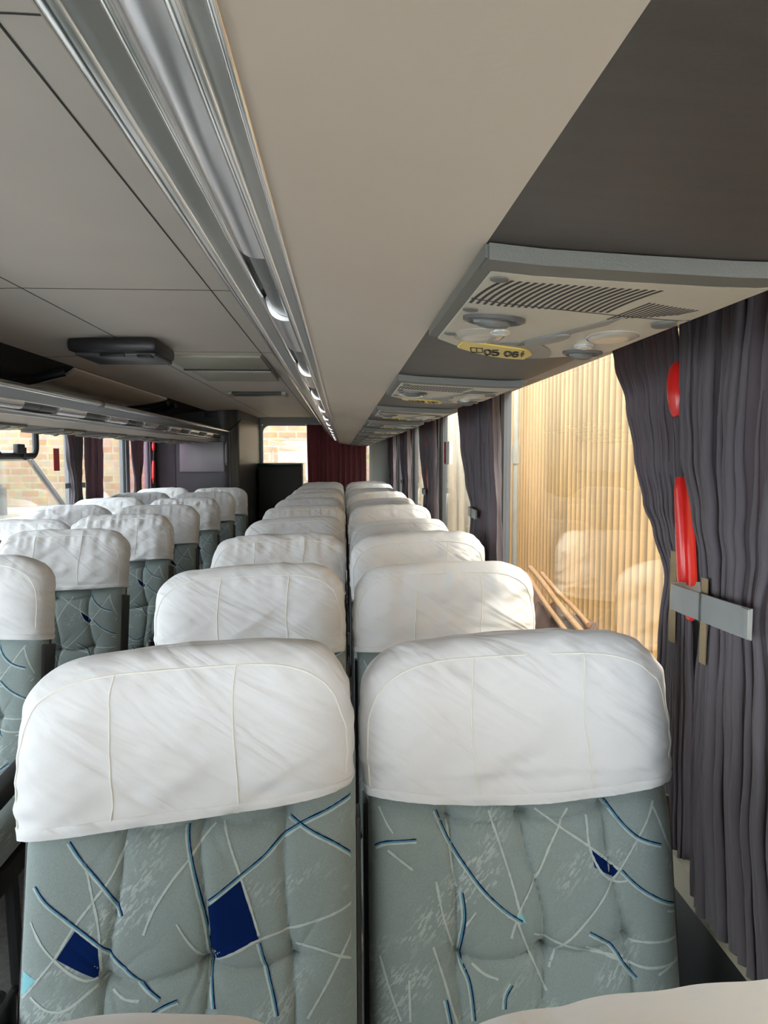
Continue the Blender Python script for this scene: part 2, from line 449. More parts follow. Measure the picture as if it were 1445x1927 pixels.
def ceil_z(x):
    return interp([(-1.92, 1.70), (-1.86, 1.80), (-1.62, 1.885), (-1.38, 1.908), (-.93, 1.937), (-.385, 1.937), (-.05, 1.925), (.25, 1.88), (.5, 1.80), (.66, 1.70)], x)
xs = [-1.38 + i * (.66 + 1.38) / 40 for i in range(41)]
prof = [(x, ceil_z(x)) for x in xs] + [(x, ceil_z(x) + .05) for x in reversed(xs)]
mb = MB(); mb.sweep_y(prof, [Y_FRONT - .05 + i * (Y_REAR - Y_FRONT + .1) / 12 for i in range(13)])
struct(mb.obj('ceiling', M['ceiling']))

n_trim = [0]
def trim(mb, mat, **k):
    n_trim[0] += 1
    return struct(mb.obj('trim_%d' % n_trim[0], mat, **k))

# shadow joints between the ceiling panels
for X in (-.385, -.93):
    mb = MB(); z = ceil_z(X); mb.box(X - .0016, X + .0016, Y_FRONT, Y_REAR, z - .0012, z + .004); trim(mb, M['groove'], smooth=False)
for Y in (.88, 2.26, 3.58):
    mb = MB(); top = [(x, Y - .0016, ceil_z(x) - .0010) for x in xs if x < -.15]; bot = [(x, Y + .0016, z) for x, _, z in top]
    up = [(x, y, z + .004) for x, y, z in bot]; up2 = [(x, y, z + .004) for x, y, z in top]
    mb.loft([[a, b, c, d] for a, b, c, d in zip(top, bot, up, up2)]); trim(mb, M['groove'], smooth=False)

# side walls: sill panel, head panel and pillars
def side_wall(name, x0, x1, pil, y_end, pw=.055):
    mb = MB()
    mb.box(x0, x1, Y_FRONT, Y_REAR, 0, SILL)
    mb.box(x0, x1, Y_FRONT, Y_REAR, HEAD, 1.99)
    for p in pil: mb.box(x0, x1, p - .045, p + pw, SILL, HEAD)
    mb.box(x0, x1, Y_FRONT, Y_FRONT + .06, SILL, HEAD)
    mb.box(x0, x1, y_end, Y_REAR, SILL, HEAD)
    return struct(mb.obj(name, M['wall_grey'], smooth=False))
side_wall('wall_right', XR, XR + .06, PIL_R, 9.3, .12)
side_wall('wall_left', XL - .06, XL, PIL_L, 7.50)
# padded sills under the glass
mb = MB(); mb.sweep_y([(XR, .70), (XR, .77), (XR - .02, .77), (XR - .03, .76), (XR - .025, .70)], [Y_FRONT, Y_REAR]); trim(mb, M['sill'])
mb = MB(); mb.sweep_y([(XR, .40), (XR, .50), (XR - .07, .50), (XR - .08, .47), (XR - .03, .40)], [Y_FRONT, Y_REAR]); trim(mb, M['charcoal'])
mb = MB(); mb.box(XR - .012, XR, Y_FRONT, Y_REAR, .02, .70); trim(mb, M['charcoal'], smooth=False)
mb = MB(); mb.sweep_y([(XL, .70), (XL, .80), (XL + .025, .80), (XL + .04, .785), (XL + .03, .70)], [Y_FRONT, 7.6]); trim(mb, M['sill'])

# panes with their rubber seals
n_win = [0]
def pane_side(x, y0, y1, mat, z0=SILL, z1=HEAD, seal=True):
    n_win[0] += 1
    mb = MB(); mb.box(x - .0025, x + .0025, y0, y1, z0, z1)
    w = struct(mb.obj('window_%d' % n_win[0], mat, smooth=False))
    s = -1 if x > 0 else 1
    mb = MB()
    a, b = sorted((x + s * .002, x + s * .016)); t = .016
    mb.box(a, b, y0, y0 + t, z0, z1); mb.box(a, b, y1 - t, y1, z0, z1)
    mb.box(a, b, y0 + t, y1 - t, z0, z0 + t); mb.box(a, b, y0 + t, y1 - t, z1 - t, z1)
    mb.obj('rubber_seal', M['black'], w, smooth=False)
    return w
yr = [Y_FRONT + .06] + [v for p in PIL_R for v in (p - .045, p + .12)] + [9.3]
for i in range(0, len(yr), 2): pane_side(XR + .03, yr[i], yr[i + 1], M['glass'])
yl = [Y_FRONT + .06] + [v for p in PIL_L for v in (p - .045, p + .055)] + [7.50]
for i in range(0, len(yl), 2):
    w = pane_side(XL - .03, yl[i], yl[i + 1], M['glass_pink'] if i == len(yl) - 2 else M['glass'])

# front wall with the windscreen, rear wall with the back window
mb = MB()
mb.box(XL - .06, XR + .06, Y_FRONT - .06, Y_FRONT, 0, .75); mb.box(XL - .06, XR + .06, Y_FRONT - .06, Y_FRONT, 1.88, 1.99)
mb.box(XL - .06, XL + .05, Y_FRONT - .06, Y_FRONT, .75, 1.88); mb.box(XR - .05, XR + .06, Y_FRONT - .06, Y_FRONT, .75, 1.88)
struct(mb.obj('wall_front', M['wall_grey'], smooth=False))
def pane_end(y, x0, x1, z0, z1):
    n_win[0] += 1
    mb = MB(); mb.box(x0, x1, y - .003, y + .003, z0, z1)
    return struct(mb.obj('window_%d' % n_win[0], M['glass'], smooth=False))
pane_end(Y_FRONT - .03, XL + .05, XR - .05, .75, 1.88)

RWX0, RWX1, RWZ0, RWZ1 = -1.02, .345, 1.02, 1.845
mb = MB()
mb.box(XL - .06, RWX0, Y_REAR, Y_REAR + .06, 0, 1.99); mb.box(RWX1, XR + .06, Y_REAR, Y_REAR + .06, 0, 1.99)
mb.box(RWX0, RWX1, Y_REAR, Y_REAR + .06, 0, RWZ0); mb.box(RWX0, RWX1, Y_REAR, Y_REAR + .06, RWZ1, 1.99)
struct(mb.obj('wall_rear', M['wall_rear'], smooth=False))
pane_end(Y_REAR + .03, RWX0, RWX1, RWZ0, RWZ1)
def round_rect(x0, x1, z0, z1, r, n=6):
    pts = []
    for cx, cz, a0 in ((x1 - r, z1 - r, 0), (x0 + r, z1 - r, 90), (x0 + r, z0 + r, 180), (x1 - r, z0 + r, 270)):
        for k in range(n + 1):
            a = R(a0 + 90 * k / n); pts.append((cx + r * math.cos(a), cz + r * math.sin(a)))
    return pts
# pale frame round the back window
o_ = round_rect(RWX0 - .02, RWX1 + .03, RWZ0 - .02, RWZ1 + .02, .10); i_ = round_rect(RWX0 + .015, RWX1 - .005, RWZ0 + .015, RWZ1 - .015, .085)
mb = MB(); mb.loft([[(x, Y_REAR - .001, z) for x, z in o_], [(x, Y_REAR - .025, z) for x, z in o_], [(x, Y_REAR - .025, z) for x, z in i_], [(x, Y_REAR - .001, z) for x, z in i_]], False, False)
trim(mb, M['seam_strip'])

# dark upper wall above the rack across the aisle, with its padded beige duct cover
xs2 = [-1.92 + i * (.54) / 14 for i in range(15)]
prof = [(x, ceil_z(x) - .001) for x in xs2] + [(x, ceil_z(x) + .05) for x in reversed(xs2)]
mb = MB(); mb.sweep_y(prof, [Y_FRONT, Y_REAR]); trim(mb, M['carpet'])
duct = empty('duct_cover', (-1.6, 5.0, 1.85))
tag(duct, 'beige curved duct cover above the luggage rack across the aisle', 'panel')
P = []
for i in range(25):
    t = i / 24
    x = -1.385 - t * .44
    z = ceil_z(x) - .012 - .035 * math.sin(math.pi * t) ** .6
    w = .42 - .16 * math.cos(math.pi * t) * 0 + .12 * (abs(2 * t - 1) ** 2)
    P.append((x, z, w))
lo = []
for x, z, w in P:
    lo.append([(x + 1.6, -.90 * (w / .42) ** .5, z - 1.85), (x + 1.6, .90 * (w / .42) ** .5, z - 1.85), (x + 1.6, .90 * (w / .42) ** .5, z - 1.835), (x + 1.6, -.90 * (w / .42) ** .5, z - 1.835)])
mb = MB(); mb.loft(lo); mb.obj('padded_skin', M['ceiling'], duct)
for yy in (3.92, 6.12, 6.38):
    mb = MB()
    pts = [(-1.40 - .45 * t, yy + .05 * math.sin(t * 5 + yy), ceil_z(-1.40 - .45 * t) - .035 - .02 * math.sin(t * 4)) for t in [k / 14 for k in range(15)]]
    mb.tube(pts, .022, 10)
    o = mb.obj('air_hose', M['black'])
    tag(o, {3.92: 'black air hose at the near end of the beige duct cover', 6.12: 'black air hose just past the far end of the beige duct cover', 6.38: 'black air hose nearer the washroom than the other two hoses'}[yy], 'hose')

# ------------------------------------------------------------------ luggage racks
def A2(t): return (-.157 + .1115 * t, H(.246 - .087 * t))     # the sloping face of the aluminium profile
def off(t, d):                                                # point d below that face
    x, z = A2(t); return (x - .615 * d, z - .788 * d)
UNDER = [(-.0455, .159), (-.01, .1525), (.04, .146), (.094, .138)]
BELLY = [(.094, .138), (.13, .1345), (.20, .131), (.26, .1285), (.295, .128), (.32, .132), (.345, .145), (.38, .172), (.42, .215), (.452, .285)]
def mirror(pts, on): return [(-1.30 - x, z) for x, z in pts] if on else pts

def bead(cx, cz, r, n=12): return [(cx + r * math.cos(2 * math.pi * k / n), cz + r * math.sin(2 * math.pi * k / n)) for k in range(n)]
def rack(mir, y0, y1, label, lens_spans):
    def mm(pts): return mirror(pts, mir)
    root = empty('luggage_rack', (-1.5 if mir else .2, 3.0, H(.13))); tag(root, label, 'luggage rack')
    ys = [y0, y1]
    # shelf body
    top = [(-.150, H(.262)), (-.02, H(.225)), (.3, H(.23)), (.575, H(.30))]
    under = [(x, H(z)) for x, z in UNDER]
    mb = MB(); mb.sweep_y(mm([(x, z + .012) for x, z in under] + [(.450, H(.30)), (.3, H(.235)), (-.02, H(.225)), (-.05, H(.20))]), ys); mb.obj('shelf', M['carpet'], root)
    # cream underside
    mb = MB(); mb.sweep_y(mm(under + [(x, z + .010) for x, z in reversed(under)]), ys); mb.obj('underside_panel', M['rack_cream'], root)
    b = [(x, H(z)) for x, z in BELLY]
    mb = MB(); mb.sweep_y(mm(b + [(x - .004, z + .011) for x, z in reversed(b)]), ys); mb.obj('service_channel', M['taupe'], root)
    # aluminium profile
    back = [off(1, -.02), off(0, -.02)]
    def face(t0, t1, d0, d1, n=8, bulge=0.0, mid=None):
        return [off(lerp(t0, t1, k / n), lerp(d0, d1, k / n) + bulge * math.sin(math.pi * k / n)) for k in range(n + 1)]
    pr = face(.06, .44, 0, .001) + face(.455, .475, -.010, -.010, 1) + face(.485, .83, -.016, -.016, 4, -.004) + face(.86, 1.0, .0, .0, 3) + back
    mb = MB(); mb.sweep_y(mm(pr), ys); mb.obj('aluminium_profile', M['alu'], root, auto=25)
    for nm, t, r, d in (('lip_bead', .02, .0115, -.002), ('inner_bead', .455, .0042, -.001), ('outer_bead', .85, .0050, 0.0), ('edge_bead', 1.0, .0028, -.001)):
        x, z = off(t, d); mb = MB(); mb.sweep_y(mm(bead(x, z, r)), ys); mb.obj(nm, M['chrome'], root, auto=60)
    # silvered lamp lenses with grey end plates between them
    for k, (a, c) in enumerate(lens_spans):
        pr = face(.487, .83, -.004, -.004, 16, .013) + [off(.83, -.012), off(.487, -.012)]
        mb = MB(); mb.sweep_y(mm(pr), [a, c]); mb.obj('lamp_lens', M['lens'], root, auto=50)
        if k + 1 < len(lens_spans):
            n0, n1 = c + .004, lens_spans[k + 1][0] - .004
            mid = (n0 + n1) / 2
            for q0, q1 in ((n0, mid - .003), (mid + .003, n1)):
                pr = face(.49, .83, -.009, -.009, 12, .011) + [off(.83, -.014), off(.49, -.014)]
                mb = MB(); mb.sweep_y(mm(pr), [q0, q1]); mb.obj('end_plate', M['grey_plate'], root, auto=50)
    for ch in root.children: ch.location = -root.location
    return root
spans_r = [(-2.2, -1.2), (-.9, .69)] + [(1.0 + .69 * k, 1.29 + .69 * k) for k in range(12)]
rk1 = rack(False, Y_FRONT, 9.45, 'luggage rack with aluminium lip overhead, above the pairs with numbered panels', spans_r)
spans_l = [(-.18 + .69 * k - 1.38, .15 + .69 * k - 1.38) for k in range(13)]
for i, (sx_, sy_, sr_) in enumerate(((.0775, .320, .0011), (.0885, .300, .0009), (.0785, .400, .0010), (.0895, .440, .0013), (.0880, .550, .0010), (.0600, .62, .0008))):
    mb = MB(); mb.tube([(sx_, sy_, 0), (sx_, sy_, .004)], [sr_, sr_ * 1.3], 8)
    o = mb.obj('scuff_mark', M['scuff'], rk1); o.scale = (1, 1.8, 1); o.location = (-rk1.location.x, -rk1.location.y - .8 * sy_, H(.1520 - .1 * (sx_ - .0)) - .0029 - rk1.location.z)
rk2 = rack(True, Y_FRONT, WC_Y - .04, 'luggage rack with row of silvered lamps across the aisle, ending at washroom', spans_l)
# joint clip on the lip of the far rack
mb = MB(); cx, cz = off(.02, -.002)
mb.sweep_y(mirror(bead(cx, cz, .0145), True), [3.62, 3.66]); mb.obj('joint_clip', M['grey_plate'], rk2, loc=-rk2.location)

# ------------------------------------------------------------------ passenger service panels
def belly_z(x):
    pts = BELLY
    if x <= pts[0][0]: return pts[0][1]
    for (a, za), (b, zb) in zip(pts, pts[1:]):
        if x <= b: return za + (zb - za) * (x - a) / (b - a)
    return pts[-1][1]
# panel coordinates: u = X - .095 across, w = distance along Y from the panel's leading edge; d = depth below the belly
PX0 = .097
def far_edge(x):            # far outline bulges in the middle
    t = (x - .095) / .21
    return .330 + .120 * max(0, math.sin(math.pi * min(1, max(0, t * .86 + .02)))) ** 1.15
PSU_O = (.20, H(.128))
def psu_pt(x, w, d):
    w *= .92
    return (x - PSU_O[0], w, H(belly_z(x)) - d - PSU_O[1])
def patch(mb, fx, n_u, n_w, x0, x1, w0, w1, d, thick):
    """slab following the belly: fx(x) gives far edge for w1 None"""
    top = []; bot = []
    for i in range(n_u + 1):
        x = lerp(x0, x1, i / n_u); r1 = []; r2 = []
        we = w1 if w1 is not None else fx(x)
        for j in range(n_w + 1):
            w = lerp(w0, we, j / n_w)
            r1.append(psu_pt(x, w, d)); r2.append(psu_pt(x, w, d - thick + .0008))
        top.append(r1); bot.append(r2)
    loops = []
    for a, b in zip(top, bot): loops.append(a + b[::-1])
    mb.loft(loops); return mb
def oval(cx, cw, a, b, rot, n=32, k=1.0):
    c, s = math.cos(rot), math.sin(rot)
    return [(cx + k * (a * math.cos(t) * c - b * math.sin(t) * s), cw + k * (a * math.cos(t) * s + b * math.sin(t) * c)) for t in [2 * math.pi * i / n for i in range(n)]]
def dish(mb, ring, rings):
    """stack of scaled rings of a belly outline: rings = [(scale, depth)...]"""
    cx = sum(p[0] for p in ring) / len(ring); cw = sum(p[1] for p in ring) / len(ring)
    mb.loft([[psu_pt(cx + (x - cx) * k, cw + (w - cw) * k, d) for x, w in ring] for k, d in rings])
    return mb

DIG = {   # strokes of the digits and marks on a 0..1 x 0..1.6 grid
 '0': [[(.5, 1.6), (.12, 1.38), (0, .8), (.12, .22), (.5, 0), (.88, .22), (1, .8), (.88, 1.38), (.5, 1.6)]],
 '1': [[(.15, 1.25), (.55, 1.6), (.55, 0)]],
 '2': [[(.05, 1.2), (.2, 1.5), (.55, 1.6), (.9, 1.4), (.92, 1.05), (.6, .6), (0, 0), (1, 0)]],
 '3': [[(.08, 1.4), (.5, 1.6), (.92, 1.35), (.85, .98), (.45, .85), (.9, .7), (1, .35), (.75, .05), (.35, 0), (.02, .25)]],
 '4': [[(.75, 0), (.75, 1.6), (0, .45), (1, .45)]],
 '5': [[(.92, 1.6), (.18, 1.6), (.08, .85), (.5, 1.0), (.92, .8), (.98, .4), (.7, .05), (.3, 0), (.0, .22)]],
 '6': [[(.85, 1.5), (.5, 1.6), (.15, 1.25), (.02, .55), (.2, .08), (.55, 0), (.92, .2), (.95, .65), (.65, .95), (.3, .88), (.06, .6)]],
 '7': [[(0, 1.6), (1, 1.6), (.4, 0)]],
 '8': [[(.5, .85), (.1, 1.1), (.15, 1.5), (.5, 1.6), (.85, 1.5), (.9, 1.1), (.5, .85), (.02, .5), (.1, .1), (.5, 0), (.9, .1), (.98, .5), (.5, .85)]],
 '9': [[(.12, .1), (.5, 0), (.85, .35), (.98, 1.0), (.8, 1.5), (.45, 1.6), (.08, 1.4), (.05, .95), (.35, .65), (.7, .72), (.95, 1.0)]],
 'window': [[(0, .1), (0, 1.3), (1.7, 1.3), (1.7, .1), (0, .1)], [(.85, .1), (.85, 1.3)]],
 'person': [[(.3, 1.55), (.3, 1.42)], [(.3, 1.15), (.3, .0)], [(.08, 1.0), (.52, 1.0)], [(.18, .9), (.18, .35)], [(.42, .9), (.42, .35)]],
}
def psu(parent, nums=None, detail=True, w_shift=0.0):
    # housing: pale plate with an arced far end
    mb = MB(); patch(mb, far_edge, 26, 12, PX0 + .006, .303, .026, None, .0115, .0115); mb.obj('housing', M['psu'], parent, bevel=0, auto=30)
    mb = MB(); patch(mb, None, 24, 2, PX0 - .002, .307, -.004, .026, .0114, .0114); mb.obj('leading_rim', M['psu_rim'], parent, auto=40)
    mb = MB(); patch(mb, None, 2, 16, PX0 - .004, PX0 + .006, 0, .345, .0095, .0095); mb.obj('side_rim', M['psu_rim'], parent, auto=40)
    if not detail: return
    # dark crescent band and yellow number plate on the far arc
    mb = MB(); top = []; bot = []
    for i in range(25):
        x = lerp(.140, .245, i / 24); f = far_edge(x)
        inner = f - .012 - .12 * math.sin(math.pi * i / 24) ** .7 * (1 if i > 12 else .9)
        top.append([psu_pt(x, lerp(inner, f - .003, j / 4), .0125) for j in range(5)]); bot.append([psu_pt(x, lerp(inner, f - .003, j / 4), .0105) for j in range(5)])
    mb.loft([a + b[::-1] for a, b in zip(top, bot)]); mb.obj('grey_band', M['psu_band'], parent, auto=30)
    mb = MB(); lo = []
    for i in range(5):
        lo.append([psu_pt(lerp(.188, .238, k / 12), .15 + .17 * (1 - k / 12) + i * .011, .0125) for k in range(13)] + [psu_pt(lerp(.238, .188, k / 12), .15 + .17 * (k / 12) + i * .011, .0105) for k in range(13)])
    mb.loft(lo); mb.obj('grey_band', M['psu_band'], parent, auto=30)
    mb = MB(); top = []; bot = []
    for i in range(25):
        x = lerp(.1285, .2190, i / 24); f = far_edge(x) - .003
        inner = lerp(.330, .372, (i / 24)) + .0
        inner = min(inner - .0 + .03 * max(0, (i - 18) / 6) ** 2, f - .002)
        top.append([psu_pt(x, lerp(inner, f, j / 4), .0140) for j in range(5)]); bot.append([psu_pt(x, lerp(inner, f, j / 4), .0120) for j in range(5)])
    mb.loft([a + b[::-1] for a, b in zip(top, bot)]); plate = mb.obj('number_plate', M['yellow'], parent, auto=30)
    if nums:
        def glyph(mb, ch, x, w, s, r):
            for st in DIG[ch]:
                mb.tube([psu_pt(x - .003 + px * s * .9 - pz * s * .62 + s * .5, w - pz * s * 3.4, .0142) for px, pz in st], r, 6)
        mb = MB()
        glyph(mb, 'window', .1475, .4060, .0085, .0008)
        for k, ch in enumerate(nums[0]): glyph(mb, ch, .1655 + k * .0092, .4190, .0080, .0014)
        for k, ch in enumerate(nums[1]): glyph(mb, ch, .1895 + k * .0088, .4210, .0077, .0014)
        glyph(mb, 'person', .2065, .4170, .0085, .0010)
        mb.obj('seat_numbers', M['ink'], plate)
    # vent louvre: row of slanted slots with ribs
    mb = MB()
    for k in range(21):
        x = .106 + k * .0057
        lo = []
        for j in range(6):
            t = j / 5; w = lerp(.046, .138, t); xx = x + .010 * (1 - t) ** 2 - .002
            lo.append([psu_pt(xx, w, .0118), psu_pt(xx + .0024, w, .0118), psu_pt(xx + .0024, w, .0100), psu_pt(xx, w, .0100)])
        mb.loft(lo)
    mb.obj('vent_slots', M['dark_slot'], parent, smooth=False)
    mb = MB()
    for k in range(12):
        x = .229 + k * .0043; w0 = .090 + .002 * k; w1 = .168 - .003 * k
        lo = []
        for j in range(3):
            t = j / 2; w = lerp(w0, w1, t); xx = x + .008 * (1 - t)
            lo.append([psu_pt(xx, w, .0118), psu_pt(xx + .0016, w, .0118), psu_pt(xx + .0016, w, .0100), psu_pt(xx, w, .0100)])
        mb.loft(lo)
    mb.obj('speaker_slots', M['dark_slot'], parent, smooth=False)
    # crossing joint
    mb = MB(); lo = []
    for i in range(17):
        x = lerp(.103, .30, i / 16); lo.append([psu_pt(x, .118 + .22 * (x - .1), .0120), psu_pt(x, .1192 + .22 * (x - .1), .0120), psu_pt(x, .1192 + .22 * (x - .1), .0105), psu_pt(x, .118 + .22 * (x - .1), .0105)])
    mb.loft(lo); mb.obj('joint_line', M['groove'], parent, smooth=False)
    # dark air nozzles, pale reading lamps, led lenses, buttons
    for cx, cw, a, b, rot in ((.136, .197, .027, .021, 0), (.270, .375, .022, .018, .15)):
        ring = oval(cx, cw, a, b, rot)
        mb = MB(); dish(mb, ring, [(1.04, .010), (1.04, .0145), (.92, .0155), (.80, .0140), (.70, .0125)]); nz = mb.obj('air_nozzle', M['nozzle_dark'], parent)
        mb = MB(); dish(mb, oval(cx - .002, cw, a * .70, b * .32, .25), [(1, .012), (.95, .0170), (.7, .0195), (.3, .0205)]); mb.obj('nozzle_flap', M['grey_plate'], nz)
    for cx, cw, a, b, rot in ((.140, .298, .0245, .045, 0), (.2655, .262, .024, .040, -.1)):
        ring = oval(cx, cw, a, b, rot)
        mb = MB(); dish(mb, ring, [(1.05, .009), (1.05, .0124), (1.0, .0130), (.96, .0120), (.90, .0134), (.6, .0150), (.25, .0144)]); mb.obj('reading_lamp', M['psu_gloss'], parent)
    for cx, cw, a, b in ((.154, .262, .0100, .012), (.256, .324, .0105, .013)):
        mb = MB(); dish(mb, oval(cx, cw, a, b, 0), [(1.0, .010), (1.0, .0135), (.85, .0148), (.5, .0156), (.2, .0160)]); mb.obj('led_lens', M['led'], parent)
    mb = MB(); dish(mb, oval(.208, .292, .0125, .042, .25), [(1.0, .011), (1.0, .0138), (.9, .0146), (.4, .0150)]); mb.obj('call_button', M['psu_band'], parent)
    mb = MB(); dish(mb, oval(.283, .175, .010, .016, 0), [(1.0, .010), (1.0, .0138), (.9, .0146), (.4, .0150)]); mb.obj('call_button', M['psu_rim'], parent)
    for cx, cw in ((.111, .045), (.1095, .165), (.1105, .300)):
        mb = MB(); dish(mb, oval(cx, cw, .0065, .008, 0), [(1.0, .010), (1.0, .0126), (.8, .0130)]); mb.obj('clip_cap', M['psu_rim'], parent)

ORD = ['first', 'second', 'third', 'fourth', 'fifth', 'sixth', 'seventh', 'eighth', 'ninth', 'tenth', 'eleventh', 'twelfth']
def new_psu(i):
    p = empty('service_panel', (PSU_O[0], .49 + .775 * i, PSU_O[1]))
    if i == 0: lb = 'overhead service panel with yellow plate numbered 05 06'
    elif i == 1: lb = 'overhead service panel with yellow plate numbered 09 10'
    else: lb = 'small overhead service panel, %s in the row after the one numbered 05 06' % ORD[i - 1]
    tag(p, lb, 'service panel', 'service panels under the rack above the numbered pairs')
    return p
NUMS = [('05', '06'), ('09', '10'), ('13', '14')]
third = None
for i in range(11):
    if i < 3:
        p = new_psu(i); psu(p, NUMS[i])
        third = p
    else:
        p = new_psu(i)
        for ch in third.children: copy_tree(ch, p)
# the ones across the aisle, mirrored
root_l = None
for i in range(9):
    p = empty('service_panel', (-1.30 - PSU_O[0], .80 + .76 * i, PSU_O[1]))
    lb = 'overhead service panel across the aisle, %s of that row counted from the washroom' % ORD[8 - i]
    tag(p, lb, 'service panel', 'service panels under the rack across the aisle')
    if root_l is None:
        psu(p, None)
        for o in list(p.children) + [c for ch in p.children for c in ch.children]:
            me = o.data
            for v in me.vertices: v.co.x = -v.co.x
            me.flip_normals()
        root_l = p
    else:
        for ch in root_l.children: copy_tree(ch, p)

# ------------------------------------------------------------------ things on the ceiling
tv = empty('folding_monitor', (-.94, 3.32, 1.93)); tag(tv, 'black fold-down monitor mounted on the ceiling', 'monitor')
mb = MB(); mb.box(-.18, .18, -.19, .16, -.055, .003); mb.obj('housing', M['tv'], tv, bevel=.018)
mb = MB(); mb.box(-.165, .165, -.14, .17, -.066, -.050); mb.obj('screen_back', M['tv_face'], tv, bevel=.006)
mb = MB(); mb.box(-.06, .04, -.150, -.128, -.070, -.058); mb.obj('latch', M['black'], tv, bevel=.002)
mb = MB(); mb.box(.09, .15, -.150, -.10, -.071, -.06); mb.obj('hinge_cover', M['black'], tv, bevel=.003)
ht = empty('roof_hatch', (-.63, 4.2, 1.933)); tag(ht, 'roof hatch of two riveted pale plates with a dark gap between', 'hatch')
mb = MB(); mb.box(-.23, .235, -.52, -.03, -.010, .004); mb.obj('plate', M['hatch'], ht, bevel=.003)
mb = MB(); mb.box(-.20, .235, .0, .50, -.022, .004); mb.obj('plate', M['hatch'], ht, bevel=.003)
mb = MB(); mb.box(-.235, .235, -.035, .004, -.014, .002); mb.obj('dark_gap', M['black'], ht)
for x, y in ((-.12, -.07), (.14, -.07), (-.10, .05), (.14, .05)):
    mb = MB(); mb.tube([(x, y, -.004), (x, y, -.024 if y > 0 else -.013)], [.009, .007], 10); mb.obj('screw', M['post'], ht)
lt = empty('ceiling_light', (-.65, 5.85, 1.934)); tag(lt, 'slim dark ceiling light with pale end caps near the rear of the aisle', 'light')
mb = MB(); mb.box(-.19, .19, -.11, .11, -.018, .003); mb.obj('fitting', M['grey_plate'], lt, bevel=.008)
for s in (-1, 1):
    mb = MB(); mb.box(s * .205 - .018, s * .205 + .018, -.12, .12, -.022, .003); mb.obj('end_cap', M['hatch'], lt, bevel=.006)

# ------------------------------------------------------------------ washroom cabin at the rear
wc = empty('washroom_cabin', (0, WC_Y, 0)); tag(wc, 'dark grey washroom cabin with rounded corner beside the rear window', 'washroom')
def wc_out(d=0.0):
    pts = [(XL + .006 + .02 * k, 0 - d) for k in range(32)]
    r = .16
    cx, cy = -1.24, .16
    for k in range(11):
        a = R(-90 + 90 * k / 10); pts.append((cx + (r + d) * math.cos(a), cy + (r + d) * math.sin(a)))
    pts += [(-1.045 + d, 1.82)]
    return pts
pts = wc_out(); inn = [(XL, .05), (-1.24, .05)] + [(-1.14, .16), (-1.10, 1.82)]
mb = MB(); ring = pts + [(-1.10, 1.82), (-1.13, .16), (-1.24, .05)] + [(XL + .006 + .02 * k, .05) for k in range(31, -1, -1)]
mb.loft([[(x, y, 0) for x, y in ring], [(x, y, ceil_z(x) - .004) for x, y in ring]]); body = mb.obj('body', M['wc_grey'], wc, auto=25)
# door skin with rounded top on the aisle face
def wc_path(t):      # t 0..1 from corner start to the rear end along the aisle face
    p = wc_out(.006)[35:]
    L = [0]
    for a, b in zip(p, p[1:]): L.append(L[-1] + math.hypot(b[0] - a[0], b[1] - a[1]))
    d = t * L[-1]
    for (a, b), l0, l1 in zip(zip(p, p[1:]), L, L[1:]):
        if d <= l1 + 1e-9:
            k = (d - l0) / (l1 - l0); return (lerp(a[0], b[0], k), lerp(a[1], b[1], k))
    return p[-1]
mb = MB(); lo = []
for i in range(41):
    t = .01 + .86 * (i / 40) ** 1.2
    x, y = wc_path(t)
    zt = 1.84 - .13 * (1 - min(1, i / 14)) ** 2.2
    lo.append([(x, y, .05), (x, y, zt), (x - .02, y, zt), (x - .02, y, .05)])
mb.loft(lo); door = mb.obj('door', M['wc_grey'], wc, auto=25)
mb = MB(); lo = []
for i in range(41):
    t = .01 + .86 * (i / 40) ** 1.2; x, y = wc_path(t); zt = 1.84 - .13 * (1 - min(1, i / 14)) ** 2.2
    lo.append((x + .002, y - .001, zt))
x, y = wc_path(.01)
mb.tube([(x + .001, y - .003, .06)] + [(x + .001, y - .003, .06 + k * .16) for k in range(1, 10)] + lo, .005, 6); mb.obj('door_seal', M['black'], door)
for zt in (1.155, 1.135):
    x, y = wc_path(.09); mb = MB(); mb.tube([(x + .004, y, zt), (x - .004, y, zt)], .006, 8); mb.obj('lock', M['grey_plate'], door)
mb = MB(); mb.box(-1.66, -1.20, -.030, .005, 1.28, 1.60); mb.obj('raised_inset_panel', M['wc_mirror'], wc, bevel=.03, seg=4)
mb = MB(); mb.box(-1.76, -1.16, -.008, .005, .55, 1.72)
x = -1.185; mb = MB(); mb.tube([(x, -.002, 1.36), (x, -.028, 1.38), (x, -.030, 1.45), (x, -.030, 1.53), (x, -.028, 1.57), (x, -.002, 1.59)], .011, 10); mb.obj('grab_handle', M['wc_mirror'], wc)
mb = MB(); mb.box(-1.40, -1.27, -.006, .01, 1.84, 1.905); mb.obj('recess', M['black'], wc, bevel=.003)
mb = MB(); mb.box(XL + .006, -1.70, -.010, .005, .80, 1.75); mb.obj('side_panel', M['charcoal'], wc)

# low charcoal locker in front of the rear window
lk = empty('low_locker', (-.75, 9.2, 0)); tag(lk, 'low charcoal locker below the rear window beside the washroom', 'locker')
mb = MB(); mb.box(-.27, .25, -.16, .30, 0, 1.335); mb.obj('body', M['charcoal'], lk, bevel=.015)
mb = MB(); mb.box(-.275, .255, -.17, .30, 1.335, 1.362); mb.obj('top_ledge', basic('green_black_ledge', (.02, .05, .045), .25), lk, bevel=.005)

